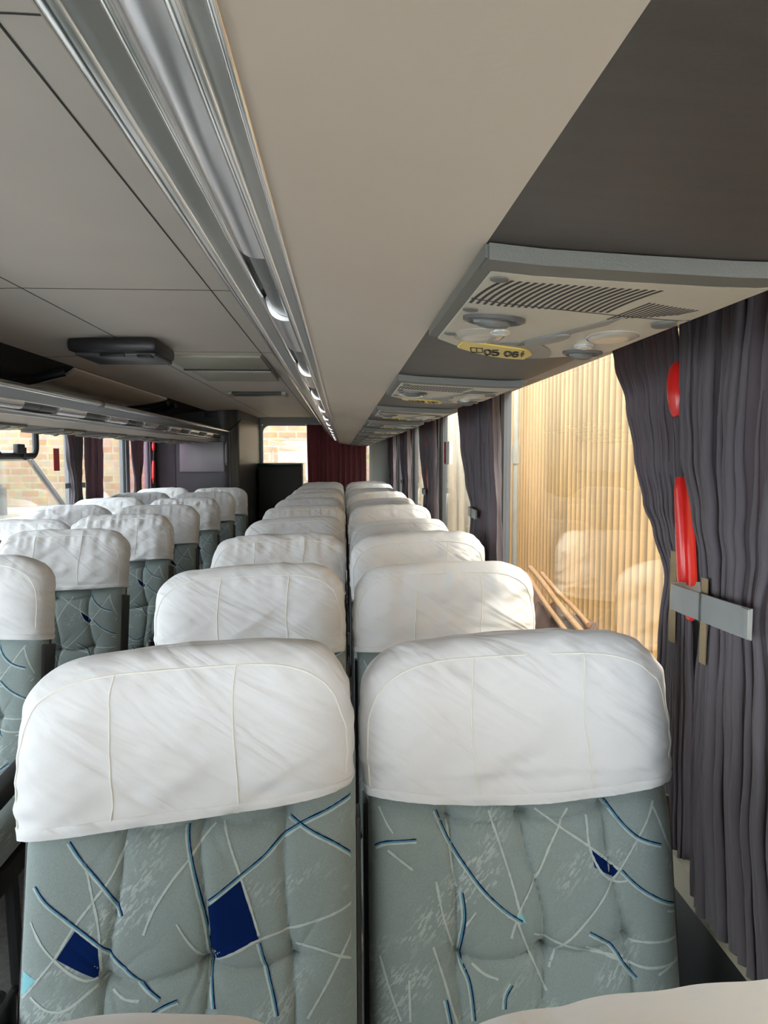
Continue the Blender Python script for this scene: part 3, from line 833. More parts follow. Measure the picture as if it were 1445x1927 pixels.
# emergency levers on the window pillars
def lever(x, y, z, s, label):
    e = empty('emergency_lever', (x, y, z)); e.rotation_euler = (-R(9), 0, 0); tag(e, label, 'emergency lever', 'red emergency levers')
    mb = MB(); lo = []
    for zz, a, b in ((-.215, .009, .008), (-.20, .014, .013), (-.13, .014, .013), (-.05, .013, .012), (-.035, .011, .010), (-.03, .010, .009)):
        lo.append([(a * se(t, .6)[0], b * se(t, .6)[1], zz) for t in [2 * math.pi * k / 20 for k in range(20)]])
    mb.loft(lo); mb.obj('grip', M['red'], e)
    mb = MB(); lo = []
    for zz, a in ((.070, .012), (.082, .017), (.105, .020), (.130, .020), (.150, .016), (.158, .010)):
        lo.append([(a * .8 * se(t, .7)[0], a * 1.1 * se(t, .7)[1], zz) for t in [2 * math.pi * k / 20 for k in range(20)]])
    mb.loft(lo); mb.obj('knob', M['red'], e)
    mb = MB(); mb.tube([(0, 0, -.04), (.002, 0, .08)], .006, 8); mb.obj('rod', M['black'], e)
    mb = MB(); ring = [(.004, .013 * math.cos(a), -.236 + .02 * math.sin(a)) for a in [2 * math.pi * k / 16 for k in range(17)]]
    mb.tube(ring, .005, 6); mb.obj('pull_ring', M['red'], e)
    return e
lever(.548, 1.178, H(-.005), 1, 'red emergency lever between the two big tied curtains')
lever(.548, 4.74, H(-.02), 1, 'red emergency lever tucked in the curtain beyond the window sticker')
lever(XL + .035, 7.48, H(-.02), 1, 'red emergency lever beside the pink window by the washroom')

# stickers on the glass
st = empty('window_sticker', (XR + .024, 4.36, 1.46)); tag(st, 'red and white notice stuck on the glass under the numbered panels', 'sticker')
mb = MB(); mb.box(-.0015, .0015, -.02, .19, -.06, .075); mb.obj('white_notice', M['sticker_white'], st, smooth=False)
mb = MB(); mb.box(-.0030, 0, .12, .19, -.055, .075); mb.obj('red_strip', M['sticker_red'], st, smooth=False)
mb = MB(); mb.box(-.0015, .0015, -.04, .06, -.06, .09)
o = mb.obj('window_sticker', M['sticker_red'], smooth=False); o.location = (XL - .022, 5.12, 1.41)
tag(o, 'narrow red sticker on the glass beside the grey tied curtain across the aisle', 'sticker')
# tilting ventilator on the glass across the aisle
vw = empty('vent_window', (XL + .005, 4.46, 1.50)); tag(vw, 'small black framed tilting vent with latch on the window glass across the aisle', 'vent')
mb = MB(); pts = []
for q in round_rect(-.27, .27, -.05, .20, .06): pts.append((0, q[0], q[1]))
pts.append(pts[0]); mb.tube(pts, .020, 10); mb.obj('frame', M['black'], vw)
mb = MB(); mb.box(-.002, .030, -.05, .05, -.04, .02); mb.obj('latch', M['charcoal'], vw, bevel=.008)
mb = MB(); mb.box(.02, .035, .03, .055, -.075, .0); mb.obj('latch_lever', M['charcoal'], vw, bevel=.005)

# ------------------------------------------------------------------ curtains
def curtain(name, mat, label, side, y0t, y1t, z0, z1, pleats, amp=.020, group=None, seed=0, xc=None, cat='curtain', along='y'):
    """hanging pleated cloth; y0t / y1t give its two edges at each height"""
    rnd = random.Random(seed)
    nu, nv = pleats * 12, 72
    ph = [rnd.uniform(-1, 1) for _ in range(pleats + 3)]
    cx = xc
    base = (cx, (interp(y0t, z1) + interp(y1t, z1)) / 2, z1)
    P = []
    for i in range(nu + 1):
        s = i / nu; row = []
        k = int(s * pleats); jit = lerp(ph[k], ph[k + 1], s * pleats - k)
        for j in range(nv + 1):
            z = lerp(z0, z1, j / nv)
            a, b = interp(y0t, z), interp(y1t, z)
            drift = noise.noise(Vector((s * pleats * .6, z * 2.0, seed * 3.1))) * 1.5
            th = 2 * math.pi * (s * pleats) + jit * 1.5 + drift
            am = amp * (.65 + .5 * noise.noise(Vector((s * pleats * .9, z * 1.1, seed + 9.0))) + .25) * interp([(z0, 1.15), (1.12, .95), (1.24, .75), (1.40, .95), (z1, .8)], z) if along == 'y' else amp * (.8 + .4 * noise.noise(Vector((s * 6, z * 2, seed))))
            am *= .35 + .65 * min(1, s * 8, (1 - s) * 8)
            d = am * math.sin(th) + am * .28 * math.sin(2 * th + 1.0) + .003 * noise.noise(Vector((s * 30, z * 14, seed)))
            yy = lerp(a, b, s) + .30 * am * math.sin(2 * th) + .002 * noise.noise(Vector((s * 9, z * 3, seed + 4)))
            zz = z + (.012 * noise.noise(Vector((s * 8, seed, 2))) if j == 0 else 0)
            if along == 'y': row.append((cx - side * d - base[0], yy - base[1], zz - base[2]))
            else: row.append((yy - base[1], cx + d - base[0], zz - base[2]))
        P.append(row)
    mb = MB(); mb.grid(P)
    o = mb.obj(name, mat, auto=180)
    o.location = base if along == 'y' else (base[1], base[0], base[2])
    md = o.modifiers.new('cloth_thickness', 'SOLIDIFY'); md.thickness = .0014; md.offset = 0
    tag(o, label, cat, group)
    return o, P, base

def strap(x, y, z, a, b, label, group=None, h=.036, tilt=0.0):
    """open band: along the room face of the gathered cloth and hooked round its far edge"""
    path = [(-b, -a), (-b - .001, -a * .5), (-b, 0), (-b, a * .5), (-b + .002, a * .85)]
    for k in range(1, 9):
        t = math.pi / 2 * k / 8; path.append((-b + .002 + .020 * (1 - math.cos(t)), a * .85 + a * .15 * math.sin(t)))
    path.append((b * .7, a * 1.01))
    th = .0016; lo = []
    for i, (px, py) in enumerate(path):
        q0 = path[max(0, i - 1)]; q1 = path[min(len(path) - 1, i + 1)]
        dx, dy = q1[0] - q0[0], q1[1] - q0[1]; l = math.hypot(dx, dy); nx, ny = -dy / l * th, dx / l * th
        zz = -tilt * py / a
        lo.append([(px + nx, py + ny, zz - h / 2), (px + nx * 1.5, py + ny * 1.5, zz), (px + nx, py + ny, zz + h / 2), (px - nx, py - ny, zz + h / 2), (px - nx, py - ny, zz - h / 2)])
    mb = MB(); mb.loft(lo)
    o = mb.obj('curtain_tie', M['strap'], auto=50); o.location = (x, y, z)
    tag(o, label, 'curtain tie', group)
    mb = MB(); mb.box(-b - .0045, -b - .0010, .005, .0075, -h / 2, h / 2); mb.obj('join_mark', M['grey_plate'], o, smooth=False)
    mb = MB(); mb.box(-b - .0048, -b - .001, -a * 1.0, -a * .86, -h / 2 + .001 + tilt, h / 2 - .001 + tilt); mb.obj('end_tab', M['strap'], o, bevel=.0006)
    return o

CG = 'dark curtains along the windows'
near, P1, b1 = curtain('curtain', M['curtain'], 'big dark pleated curtain tied by the grey strap, overlapping the red emergency lever', 1,
    [(.76, .80), (1.0, .85), (1.14, .86), (1.24, .885), (1.32, .86), (1.45, .83), (1.70, .80)],
    [(.76, 1.075), (1.0, 1.09), (1.24, 1.082), (1.30, 1.095), (1.36, 1.12), (1.45, 1.16), (1.55, 1.175), (1.70, 1.183)], .775, 1.73, 14, .026, CG, 3, .545)
far, P2, b2 = curtain('curtain', M['curtain'], 'dark pleated curtain gathered from the corrugated wall window to the big grey strap', 1,
    [(.76, 1.17), (1.0, 1.18), (1.24, 1.195), (1.36, 1.215), (1.45, 1.23), (1.56, 1.245), (1.70, 1.275)],
    [(.76, 1.29), (1.0, 1.305), (1.16, 1.295), (1.24, 1.276), (1.32, 1.34), (1.36, 1.39), (1.45, 1.44), (1.55, 1.485), (1.64, 1.555), (1.74, 1.61)], .775, 1.73, 11, .014, CG, 8, .574)
strap(.555, 1.014, 1.235, .122, .045, 'wide grey strap tying the two big dark curtains together', 'curtain straps', .040, .004)
# tan tabs sewn to the gathered edges
def tabs(cur, base, y, z0, z1, w, x):
    mb = MB(); mb.grid([[(x - base[0], y + k * w - base[1], lerp(z0, z1, j / 4) - base[2]) for j in range(5)] for k in (0, 1)])
    o = mb.obj('tan_tab', M['velcro'], cur, smooth=False)
    md = o.modifiers.new('t', 'SOLIDIFY'); md.thickness = .0015
tabs(far, b2, 1.205, 1.135, 1.290, .022, .556)
tabs(near, b1, 1.022, 1.150, 1.275, .018, .5180)

pil_words = ['at the pillar before the sticker window', 'at the pillar beyond the sticker window', 'at the next pillar beyond the lever one', 'at the last pillar before the rear window']
for i, p in enumerate(PIL_R[2:]):
    w = pil_words[i]
    curtain('curtain', M['curtain'], 'dark mauve curtain half hanging straight %s' % w, 1,
        [(.76, p - .42), (1.24, p - .36), (1.45, p - .30), (1.70, p - .26)], [(.76, p - .04), (1.24, p - .06), (1.70, p + .01)], .80, 1.73, 8, .026, CG, 20 + i, .545)
    curtain('curtain', M['curtain'], 'dark mauve curtain gathered by a strap %s' % w, 1,
        [(.76, p - .02), (1.24, p - .02), (1.70, p + .03)],
        [(.76, p + .20), (1.0, p + .20), (1.22, p + .15), (1.34, p + .30), (1.5, p + .46), (1.70, p + .56)], .80, 1.73, 10, .022, CG, 40 + i, .545)
    strap(.556, p - .03, 1.225, .105, .046, 'small grey strap round curtain %s' % w, 'curtain straps')
xl = XL + .055
CL = 'dark curtains along the windows across the aisle'
curtain('curtain', M['curtain'], 'dark curtain hanging straight by the black framed tilting vent', -1, [(.76, 3.62), (1.70, 3.58)], [(.76, 4.06), (1.70, 4.10)], .80, 1.73, 9, .022, CL, 61, xl)
curtain('curtain', M['curtain'], 'dark curtain tied with a grey strap beside the narrow red sticker', -1, [(.76, 5.10), (1.24, 5.22), (1.45, 5.14), (1.70, 5.08)], [(.76, 5.42), (1.24, 5.36), (1.70, 5.44)], .80, 1.73, 8, .022, CL, 62, xl)
curtain('curtain', M['curtain'], 'plain dark curtain hanging straight just beyond the strapped one across the aisle', -1, [(.76, 5.47), (1.70, 5.46)], [(.76, 5.82), (1.70, 5.86)], .80, 1.73, 8, .020, CL, 63, xl)
strap(xl, 5.27, 1.245, .10, .040, 'small grey strap round the curtain beside the narrow red sticker', 'curtain straps')
curtain('curtain', M['curtain'], 'narrow dark curtain tapering down beside the pink window', -1, [(.76, 6.74), (1.2, 6.74), (1.5, 6.64), (1.70, 6.60)], [(.76, 6.94), (1.2, 6.93), (1.45, 7.02), (1.70, 7.06)], .80, 1.73, 7, .020, CL, 64, xl)
curtain('rear_curtain', M['maroon'], 'maroon curtain hanging over half of the rear window', 1, [(.9, -.44), (1.9, -.45)], [(.9, .30), (1.5, .30), (1.9, .315)], 1.0, 1.84, 11, .016, None, 71, Y_REAR - .06, 'curtain', 'x')
mb = MB(); mb.tube([(-.47, Y_REAR - .06, 1.846), (.34, Y_REAR - .06, 1.846)], .009, 10)
o = mb.obj('curtain_rail', M['chrome']); tag(o, 'thin metal rail above the maroon rear curtain', 'rail')

# ------------------------------------------------------------------ seats
PAT_A={'W': [[(-0.224, 0.257), (-0.202, 0.282), (-0.176, 0.314), (-0.152, 0.353), (-0.127, 0.386), (-0.103, 0.419), (-0.087, 0.46)], [(-0.141, 0.436), (-0.131, 0.396), (-0.12, 0.352), (-0.117, 0.318), (-0.116, 0.292)], [(-0.214, 0.358), (-0.197, 0.331), (-0.176, 0.31), (-0.154, 0.293), (-0.133, 0.283), (-0.119, 0.285)], [(-0.209, 0.263), (-0.186, 0.249), (-0.159, 0.249), (-0.129, 0.269), (-0.108, 0.283)], [(-0.058, 0.341), (-0.045, 0.373), (-0.021, 0.41), (0.001, 0.437), (0.02, 0.464), (0.034, 0.479)], [(-0.013, 0.355), (0.002, 0.331), (0.024, 0.303)], [(0.045, 0.481), (0.06, 0.445), (0.074, 0.407), (0.087, 0.369), (0.098, 0.334)], [(0.038, 0.301), (0.07, 0.315), (0.098, 0.328), (0.141, 0.34), (0.195, 0.355), (0.241, 0.372)], [(0.148, 0.319), (0.177, 0.313), (0.21, 0.3), (0.247, 0.285)], [(0.165, 0.227), (0.188, 0.261), (0.213, 0.304), (0.235, 0.344), (0.243, 0.371)], [(-0.099, 0.27), (-0.08, 0.259), (-0.061, 0.257)]], 'C': [[(-0.165, 0.462), (-0.139, 0.43), (-0.117, 0.406), (-0.1, 0.385), (-0.089, 0.365)], [(-0.21, 0.404), (-0.193, 0.384), (-0.161, 0.36), (-0.124, 0.332), (-0.088, 0.301), (-0.06, 0.277), (-0.034, 0.258)], [(-0.005, 0.478), (0.003, 0.443), (0.015, 0.398), (0.026, 0.354), (0.031, 0.313), (0.033, 0.28), (0.038, 0.243)], [(0.029, 0.381), (0.051, 0.397), (0.075, 0.415), (0.104, 0.437), (0.129, 0.461), (0.158, 0.478), (0.195, 0.493), (0.232, 0.511)], [(0.138, 0.485), (0.169, 0.467), (0.206, 0.448), (0.236, 0.423), (0.239, 0.409)], [(0.098, 0.324), (0.106, 0.297), (0.117, 0.263), (0.124, 0.233)], [(-0.043, 0.241), (-0.027, 0.249), (-0.01, 0.255)]], 'N': [[(0.028, 0.374), (0.072, 0.407), (0.098, 0.329), (0.036, 0.301)], [(-0.151, 0.347), (-0.117, 0.327), (-0.119, 0.283), (-0.174, 0.312)], [(0.244, 0.286), (0.25, 0.282), (0.251, 0.252), (0.246, 0.255)]], 'T': [[(-0.223, 0.294), (-0.202, 0.285), (-0.221, 0.263), (-0.226, 0.263)]], 'B': [(-0.105, 0.283), (0.026, 0.3), (0.145, 0.301), (-0.095, 0.481), (0.02, 0.488), (0.129, 0.494)]}
PAT_B={'W': [[(-0.055, 0.469), (-0.04, 0.419), (-0.026, 0.372), (-0.016, 0.332)], [(-0.02, 0.318), (-0.006, 0.282), (0.008, 0.25), (0.022, 0.217)], [(0.065, 0.469), (0.038, 0.428), (0.013, 0.381), (-0.014, 0.332), (-0.028, 0.292)], [(0.016, 0.469), (0.054, 0.442), (0.094, 0.415), (0.137, 0.381)], [(0.094, 0.458), (0.092, 0.43), (0.097, 0.404), (0.11, 0.379), (0.129, 0.364), (0.15, 0.365)], [(0.2, 0.475), (0.176, 0.435), (0.137, 0.378), (0.104, 0.332), (0.067, 0.294), (0.039, 0.27), (0.027, 0.248)], [(0.196, 0.472), (0.214, 0.423), (0.235, 0.382), (0.264, 0.334)], [(0.25, 0.418), (0.236, 0.397), (0.219, 0.377)], [(-0.136, 0.372), (-0.126, 0.322), (-0.112, 0.279)], [(-0.142, 0.283), (-0.128, 0.241), (-0.117, 0.203), (-0.11, 0.182)], [(-0.117, 0.454), (-0.113, 0.403), (-0.106, 0.363)], [(0.006, 0.296), (0.055, 0.277), (0.093, 0.268), (0.138, 0.26)], [(0.082, 0.276), (0.127, 0.258), (0.176, 0.243), (0.223, 0.246), (0.274, 0.257)], [(0.151, 0.279), (0.205, 0.277), (0.274, 0.287)], [(0.189, 0.232), (0.219, 0.246), (0.243, 0.26)], [(-0.218, 0.475), (-0.207, 0.453), (-0.198, 0.44)], [(-0.206, 0.416), (-0.187, 0.402), (-0.17, 0.389)], [(0.21, 0.318), (0.242, 0.31), (0.273, 0.305)], [(-0.086, 0.257), (-0.068, 0.244), (-0.049, 0.237)], [(-0.219, 0.269), (-0.206, 0.227), (-0.19, 0.185)], [(-0.178, 0.24), (-0.177, 0.185)], [(-0.094, 0.31), (-0.079, 0.329)]], 'C': [[(-0.134, 0.469), (-0.116, 0.428), (-0.09, 0.388), (-0.064, 0.355), (-0.035, 0.329), (-0.012, 0.314)], [(0.141, 0.379), (0.171, 0.351), (0.216, 0.328), (0.266, 0.318)], [(0.125, 0.477), (0.145, 0.447), (0.171, 0.424), (0.206, 0.412)], [(-0.225, 0.419), (-0.208, 0.427), (-0.164, 0.43)], [(-0.099, 0.356), (-0.096, 0.321), (-0.103, 0.268), (-0.091, 0.233), (-0.086, 0.185)], [(0.088, 0.295), (0.12, 0.275), (0.138, 0.249), (0.154, 0.231)], [(-0.126, 0.214), (-0.12, 0.183)], [(-0.029, 0.229), (-0.039, 0.214), (-0.041, 0.197)]], 'N': [[(0.096, 0.415), (0.137, 0.381), (0.131, 0.368), (0.1, 0.386)]], 'T': [[(-0.014, 0.331), (-0.005, 0.312), (-0.009, 0.314), (-0.018, 0.318)]], 'B': [(-0.103, 0.268), (0.018, 0.274), (0.144, 0.284), (-0.119, 0.459), (-0.003, 0.462), (0.118, 0.47)]}

def quad_outline(e, m=400):
    """first quadrant of |x|^(2/e) + |y|^(2/e) = 1, evenly workable along both axes"""
    p = 2 / e; k = .5 ** (1 / p); q = []
    for i in range(m): x = k * i / m; q.append((x, (1 - x ** p) ** (1 / p)))
    for i in range(m, -1, -1): y = k * i / m; q.append(((1 - y ** p) ** (1 / p), y))
    return q
def even(raw, n, ax, ay):
    L = [0]
    for a, b in zip(raw, raw[1:]): L.append(L[-1] + math.hypot((b[0] - a[0]) * ax, (b[1] - a[1]) * ay))
    out = []; j = 0
    for i in range(n + 1):
        d = L[-1] * i / n
        while j < len(L) - 2 and L[j + 1] < d: j += 1
        f = (d - L[j]) / max(1e-12, L[j + 1] - L[j])
        out.append((lerp(raw[j][0], raw[j + 1][0], f), lerp(raw[j][1], raw[j + 1][1], f)))
    return out
E_B = .42
_q = quad_outline(E_B)
HALF_FRONT = [(-x, -y) for x, y in reversed(_q)] + [(x, -y) for x, y in _q[1:]]
FULL_LOOP = HALF_FRONT + [(x, y) for x, y in reversed(_q)][1:] + [(-x, y) for x, y in _q[1:]]
BACK_OUT = even(HALF_FRONT, 180, .233, .075)
BHW, BDP = .2335, .075
BZ0, BZ1 = .0, .62
def back_hw(z): return BHW * interp([(0, .93), (.08, 1.0), (.56, 1.0), (.62, .90)], z)
def tuft(x, z, B):
    rows = [[(bx, bz) for bx, bz in B[:3]], [(bx, bz) for bx, bz in B[3:]]]
    rows.append([(bx * .95, bz - .20) for bx, bz in B[:3]])
    d = 0.0
    for row in rows:
        for bx, bz in row:
            dx, dz = x - bx, z - bz; r = math.hypot(dx, dz)
            d += .017 * math.exp(-(r / .026) ** 1.0)
            if r < .10:
                an = math.atan2(dz, dx)
                d += .0035 * math.exp(-r / .045) * max(0, math.cos(an * 7 + bx * 40)) ** 6 * min(1, r / .008)
        for (ax, az), (bx, bz) in zip(row, row[1:]):
            if ax - .01 < x < bx + .01:
                t = (x - ax) / (bx - ax); zl = lerp(az, bz, t) - .012 * math.sin(math.pi * max(0, min(1, t)))
                d += .0080 * 1.25 * math.exp(-abs(z - zl) / .0065)
    for c in range(3):
        colpts = sorted([row[c] for row in rows], key=lambda q: q[1])
        xl_ = interp([(q[1], q[0]) for q in colpts], z) + .006 * math.sin(z * 19 + c * 2)
        d += .0090 * math.exp(-abs(x - xl_) / .0055)
    # soft pillows
    d -= .004 * math.cos(x * 24) * math.cos((z - .38) * 15)
    return d
def back_front(x, z, B):
    hw = back_hw(z); u = min(1, abs(x / hw))
    y = -BDP * interp([(.44, 1), (.50, .80), (.62, .5)], z) * max(0, 1 - u ** (2 / E_B)) ** (E_B / 2)
    return y + tuft(x, z, B) * max(0, 1 - u ** 8) + interp([(.46, 0), (.53, .012)], z)
def catmull(p, step=.005):
    if len(p) == 2: p = [p[0], ((p[0][0] + p[1][0]) / 2, (p[0][1] + p[1][1]) / 2), p[1]]
    out = []
    q = [p[0]] + list(p) + [p[-1]]
    for i in range(1, len(q) - 2):
        n = max(2, int(math.dist(q[i], q[i + 1]) / step))
        for k in range(n):
            t = k / n
            out.append(tuple(.5 * (2 * q[i][c] + (q[i + 1][c] - q[i - 1][c]) * t + (2 * q[i - 1][c] - 5 * q[i][c] + 4 * q[i + 1][c] - q[i + 2][c]) * t * t + (3 * q[i][c] - q[i - 1][c] - 3 * q[i + 1][c] + q[i + 2][c]) * t ** 3) for c in (0, 1)))
    out.append(tuple(p[-1])); return out
def clampx(x, z): 
    h = back_hw(z) * .965; return max(-h, min(h, x))
def ribbon(mb, poly, w, offp, lift, B, rnd):
    pts = catmull(poly); L = []
    for i, (x, z) in enumerate(pts):
        a = pts[max(0, i - 1)]; b = pts[min(len(pts) - 1, i + 1)]
        dx, dz = b[0] - a[0], b[1] - a[1]; l = math.hypot(dx, dz) or 1; nx, nz = -dz / l, dx / l
        ww = w * rnd.uniform(.72, 1.28)
        row = []
        for k in (-.5, 0, .5):
            X = x + nx * (offp + ww * k); Z = z + nz * (offp + ww * k)
            X = clampx(X, Z)
            row.append((X, back_front(X, Z, B) - lift, Z))
        L.append(row)
    mb.grid(L)
def patch_quad(mb, q, lift, B, n=16):
    G = []
    for i in range(n + 1):
        row = []
        for j in range(n + 1):
            s, t = i / n, j / n
            x = (q[0][0] * (1 - s) + q[1][0] * s) * (1 - t) + (q[3][0] * (1 - s) + q[2][0] * s) * t
            z = (q[0][1] * (1 - s) + q[1][1] * s) * (1 - t) + (q[3][1] * (1 - s) + q[2][1] * s) * t
            x = clampx(x, z); row.append((x, back_front(x, z, B) - lift, z))
        G.append(row)
    mb.grid(G)
def extra_lines(rnd):
    """the weave goes on below what the covers and the seat in front leave in view"""
    W = []; C = []
    for k in range(7):
        x = rnd.uniform(-.22, .1); z = rnd.uniform(.02, .17); W.append([(x, z), (x + rnd.uniform(.05, .1), z + rnd.uniform(-.06, .06)), (x + rnd.uniform(.14, .2), z + rnd.uniform(-.08, .08))])
    for k in range(3):
        x = rnd.uniform(-.2, .12); z = rnd.uniform(.02, .15); C.append([(x, z), (x + .05, z + rnd.uniform(-.03, .05)), (x + .12, z + rnd.uniform(-.02, .07))])
    cl = lambda l: [(x, max(.03, min(.58, z))) for x, z in l]
    return [cl(l) for l in W], [cl(l) for l in C]
def make_back(PAT, seed):
    rnd = random.Random(seed); B = PAT['B']
    mb = MB(); loops = []
    nz = 210
    for j in range(nz + 1):
        z = lerp(BZ0, BZ1, j / nz); hw = back_hw(z)
        lp = [(c * hw, 0, z) for c, s_ in BACK_OUT]
        lp = [(x, back_front(x, z, B), z) for x, _, z in lp]
        lp += [(hw * .985, .03, z), (-hw * .985, .03, z)]
        loops.append(lp)
    mb.mi = 0; mb.loft(loops)
    eW, eC = extra_lines(rnd)
    for q in PAT['N']: mb.mi = 3; patch_quad(mb, q, .0006, B)
    for q in PAT['T']: mb.mi = 4; patch_quad(mb, q, .0006, B)
    for l in PAT['W'] + eW: mb.mi = 1; ribbon(mb, l, .0033, 0, .0008, B, rnd)
    for l in PAT['C'] + eC:
        mb.mi = 1; ribbon(mb, l, .0028, -.0027, .0008, B, rnd)
        mb.mi = 2; ribbon(mb, l, .0024, 0, .0010, B, rnd)
        mb.mi = 3; ribbon(mb, l, .0016, .0020, .0011, B, rnd)
    return mb
BACK_MATS = [M['moquette'], M['line_pale'], M['line_sky'], M['line_navy'], M['patch_sky']]

# headrest cover: a stretch sock over a winged headrest
CA, CDP, CTOP = .241, .092, .724
class Cover:
    def __init__(s, hem=.50, hem_k=0.0, tilt=.0, arch=0.0, wrinkle=1.0, gather=0.3, seed=0, sag=0.0, top=CTOP):
        s.__dict__.update(hem=hem, hem_k=hem_k, tilt=tilt, arch=arch, wr=wrinkle, ga=gather, seed=seed, sag=sag, top=top)
        z1 = s.top - .080
        s.levels = [('w', k / 34) for k in range(34)] + [('r', k / 26) for k in range(27)] + [('c', k) for k in (.82, .62, .42, .22, .04)]
        s.z1 = z1
    def sec(s, lv):
        k, t = lv
        if k == 'w': return CA * (.985 + .015 * math.sin(math.pi * t)), CDP * (.93 + .07 * math.sin(math.pi * min(1, t * 1.2))), lerp(s.hem, s.z1, t), t
        if k == 'r':
            f = t * math.pi / 2; c, n = math.cos(f), math.sin(f)
            return CA * .985 - .092 * (1 - c), CDP * .93 - .052 * (1 - c ** .9 if c > 0 else 1), s.z1 + .080 * n, 1
        return (CA * .985 - .092) * t, (CDP * .93 - .052) * t ** .6, s.top + .004 * (1 - t * t), 1
    def finish(s, x, y, z, t, front):
        # x across, y depth (front negative), t = 0 at the hem
        sd = s.seed * 7.3
        hm = (1 - t) ** 1.5
        zz = z + s.hem_k * x * hm + s.sag * hm * (math.cos(x * 9) - .5) + s.hem_k * .12 * hm * max(0, x / CA) ** 4
        up = min(1, max(0, (z - s.hem) / (s.top - s.hem)))
        zz += (s.tilt * x + s.arch * (1 - ((x - .05) / .2) ** 2) * .5) * up
        if front:
            y -= .010 * math.exp(-((abs(x) - .165) / .06) ** 2) * (1 - abs(up - .45) * 1.1) - .003
        # folds
        ca, sa = math.cos(.55), math.sin(.55)
        p, q = x * ca + zz * sa, -x * sa + zz * ca
        d = .0036 * s.wr * noise.noise(Vector((p * 5 + sd, q * 26, sd))) + .0022 * s.wr * noise.noise(Vector((p * 9, q * 55 + sd, 3.1)))
        low = math.exp(-((up - .12) / .16) ** 2)
        d += .0035 * s.wr * low * noise.noise(Vector((x * 7 + sd, zz * 60, 1.7)))
        g = math.exp(-((up - .80) / .11) ** 2)
        d += .0085 * s.ga * g * noise.noise(Vector((x * 46 + sd, zz * 7, .4))) + .004 * s.ga * noise.noise(Vector((x * 26 + sd, zz * 13, 5.4)))
        d += .0008 * math.sin(x * 330 + sd) * math.exp(-(up / .05) ** 2)
        r = math.hypot(x * .35, y) or 1
        return (x + d * .35 * x / r, y + d * y / r, zz + (d * .6 if up > .9 else 0))
    def pt(s, th, lv, out=0.0):
        hw, dp, z, t = s.sec(lv); c, n = th
        return s.finish((hw + out) * c, (dp + out) * n - .004, z, t, n < -.2)
    def front(s, x, lv, out=0.0):
        hw, dp, z, t = s.sec(lv); u = min(1, abs(x / hw)); e = .42
        n = -max(0, 1 - u ** (2 / e)) ** (e / 2)
        return s.finish(x, (dp + out) * n - .004, z, t, n < -.2)
    def mesh(s):
        mb = MB(); n = 150
        ths = even(FULL_LOOP, n, CA, CDP)[:-1]
        s.ths = ths
        mb.loft([[s.pt(th, lv) for th in ths] for lv in s.levels]); return mb
    def hem_mesh(s):
        mb = MB(); lo = []
        for th in s.ths:
            lo.append([s.pt(th, ('w', t), o) for t, o in ((0.0, -.001), (0.0, .0016), (.04, .0022), (.085, .0018), (.095, .0004))])
        lo.append(lo[0]); mb.grid(lo); return mb
    def arch_mesh(s):
        mb = MB(); pts = []
        for k in range(101):
            f = math.pi * k / 100
            c = -math.cos(f)
            ax = math.copysign(abs(c) ** .36, c); up = math.sin(f) ** .42
            # height along the levels: hem .. the front shoulder
            g = up * 34 / 34
            zt = lerp(s.hem, s.top - .030, up)
            if zt < s.z1: lv = ('w', (zt - s.hem) / (s.z1 - s.hem))
            else: lv = ('r', math.asin(min(1, (zt - s.z1) / .080)) * 2 / math.pi)
            x = ax * s.sec(lv)[0] * .955
            pts.append(s.front(x, lv, .0003))
        mb.tube(pts, .0014, 6); return mb
    def seam_mesh(s, x):
        mb = MB(); pts = []
        for k in range(40):
            zt = lerp(s.hem, s.top - .030, k / 39)
            if zt < s.z1: lv = ('w', (zt - s.hem) / (s.z1 - s.hem))
            else: lv = ('r', math.asin(min(1, (zt - s.z1) / .080)) * 2 / math.pi)
            pts.append(s.front(x + .004 * math.sin(k * .13 + s.seed), lv, .0003))
        mb.tube(pts, .0013, 6); return mb

COVERS = {
 'A': Cover(hem=.492, hem_k=.10, tilt=.045, arch=.007, wrinkle=1.2, gather=.3, seed=1),
 'B': Cover(hem=.487, hem_k=.012, tilt=.020, arch=.007, wrinkle=1.4, gather=.5, seed=2, sag=-.012),
 'C': Cover(hem=.490, hem_k=.04, tilt=.02, arch=.007, wrinkle=1.3, gather=1.5, seed=3),
 'D': Cover(hem=.495, hem_k=-.02, tilt=.012, arch=.007, wrinkle=1.0, gather=.8, seed=4),
 'E': Cover(hem=.490, hem_k=.05, tilt=.03, arch=.007, wrinkle=1.6, gather=2.2, seed=5),
}
CACHE = {}
def shared(key, build, mat, **k):
    """one mesh built once, then linked by as many objects as need it"""
    if key not in CACHE:
        o = build().obj(key[0], mat, **k)
        CACHE[key] = o.data
        bpy.data.objects.remove(o)
    return CACHE[key]
def put(name, me, parent, loc=(0, 0, 0), rot=(0, 0, 0)):
    o = bpy.data.objects.new(name, me); COL.objects.link(o); o.parent = parent; o.location = loc; o.rotation_euler = rot
    return o
def b_side(sx):
    def f():
        mb = MB(); lo = []
        x0, x1 = (sx * .2338, sx * .2405)
        for z in [.0 + .475 * k / 14 for k in range(15)]:
            b = -.040 + .012 * math.sin(z * 5); e = .055
            lo.append([(x0, b, z), (x1, b + .006, z), (x1, e, z), (x0, e, z)])
        mb.loft(lo); return mb
    return f
def b_shell():
    mb = MB(); lo = []
    for z in [-.02 + .66 * k / 14 for k in range(15)]:
        hw = .233; lo.append([(-hw, .031, z), (hw, .031, z), (hw * .97, .062, z), (0, .072, z), (-hw * .97, .062, z)])
    mb.loft(lo); return mb
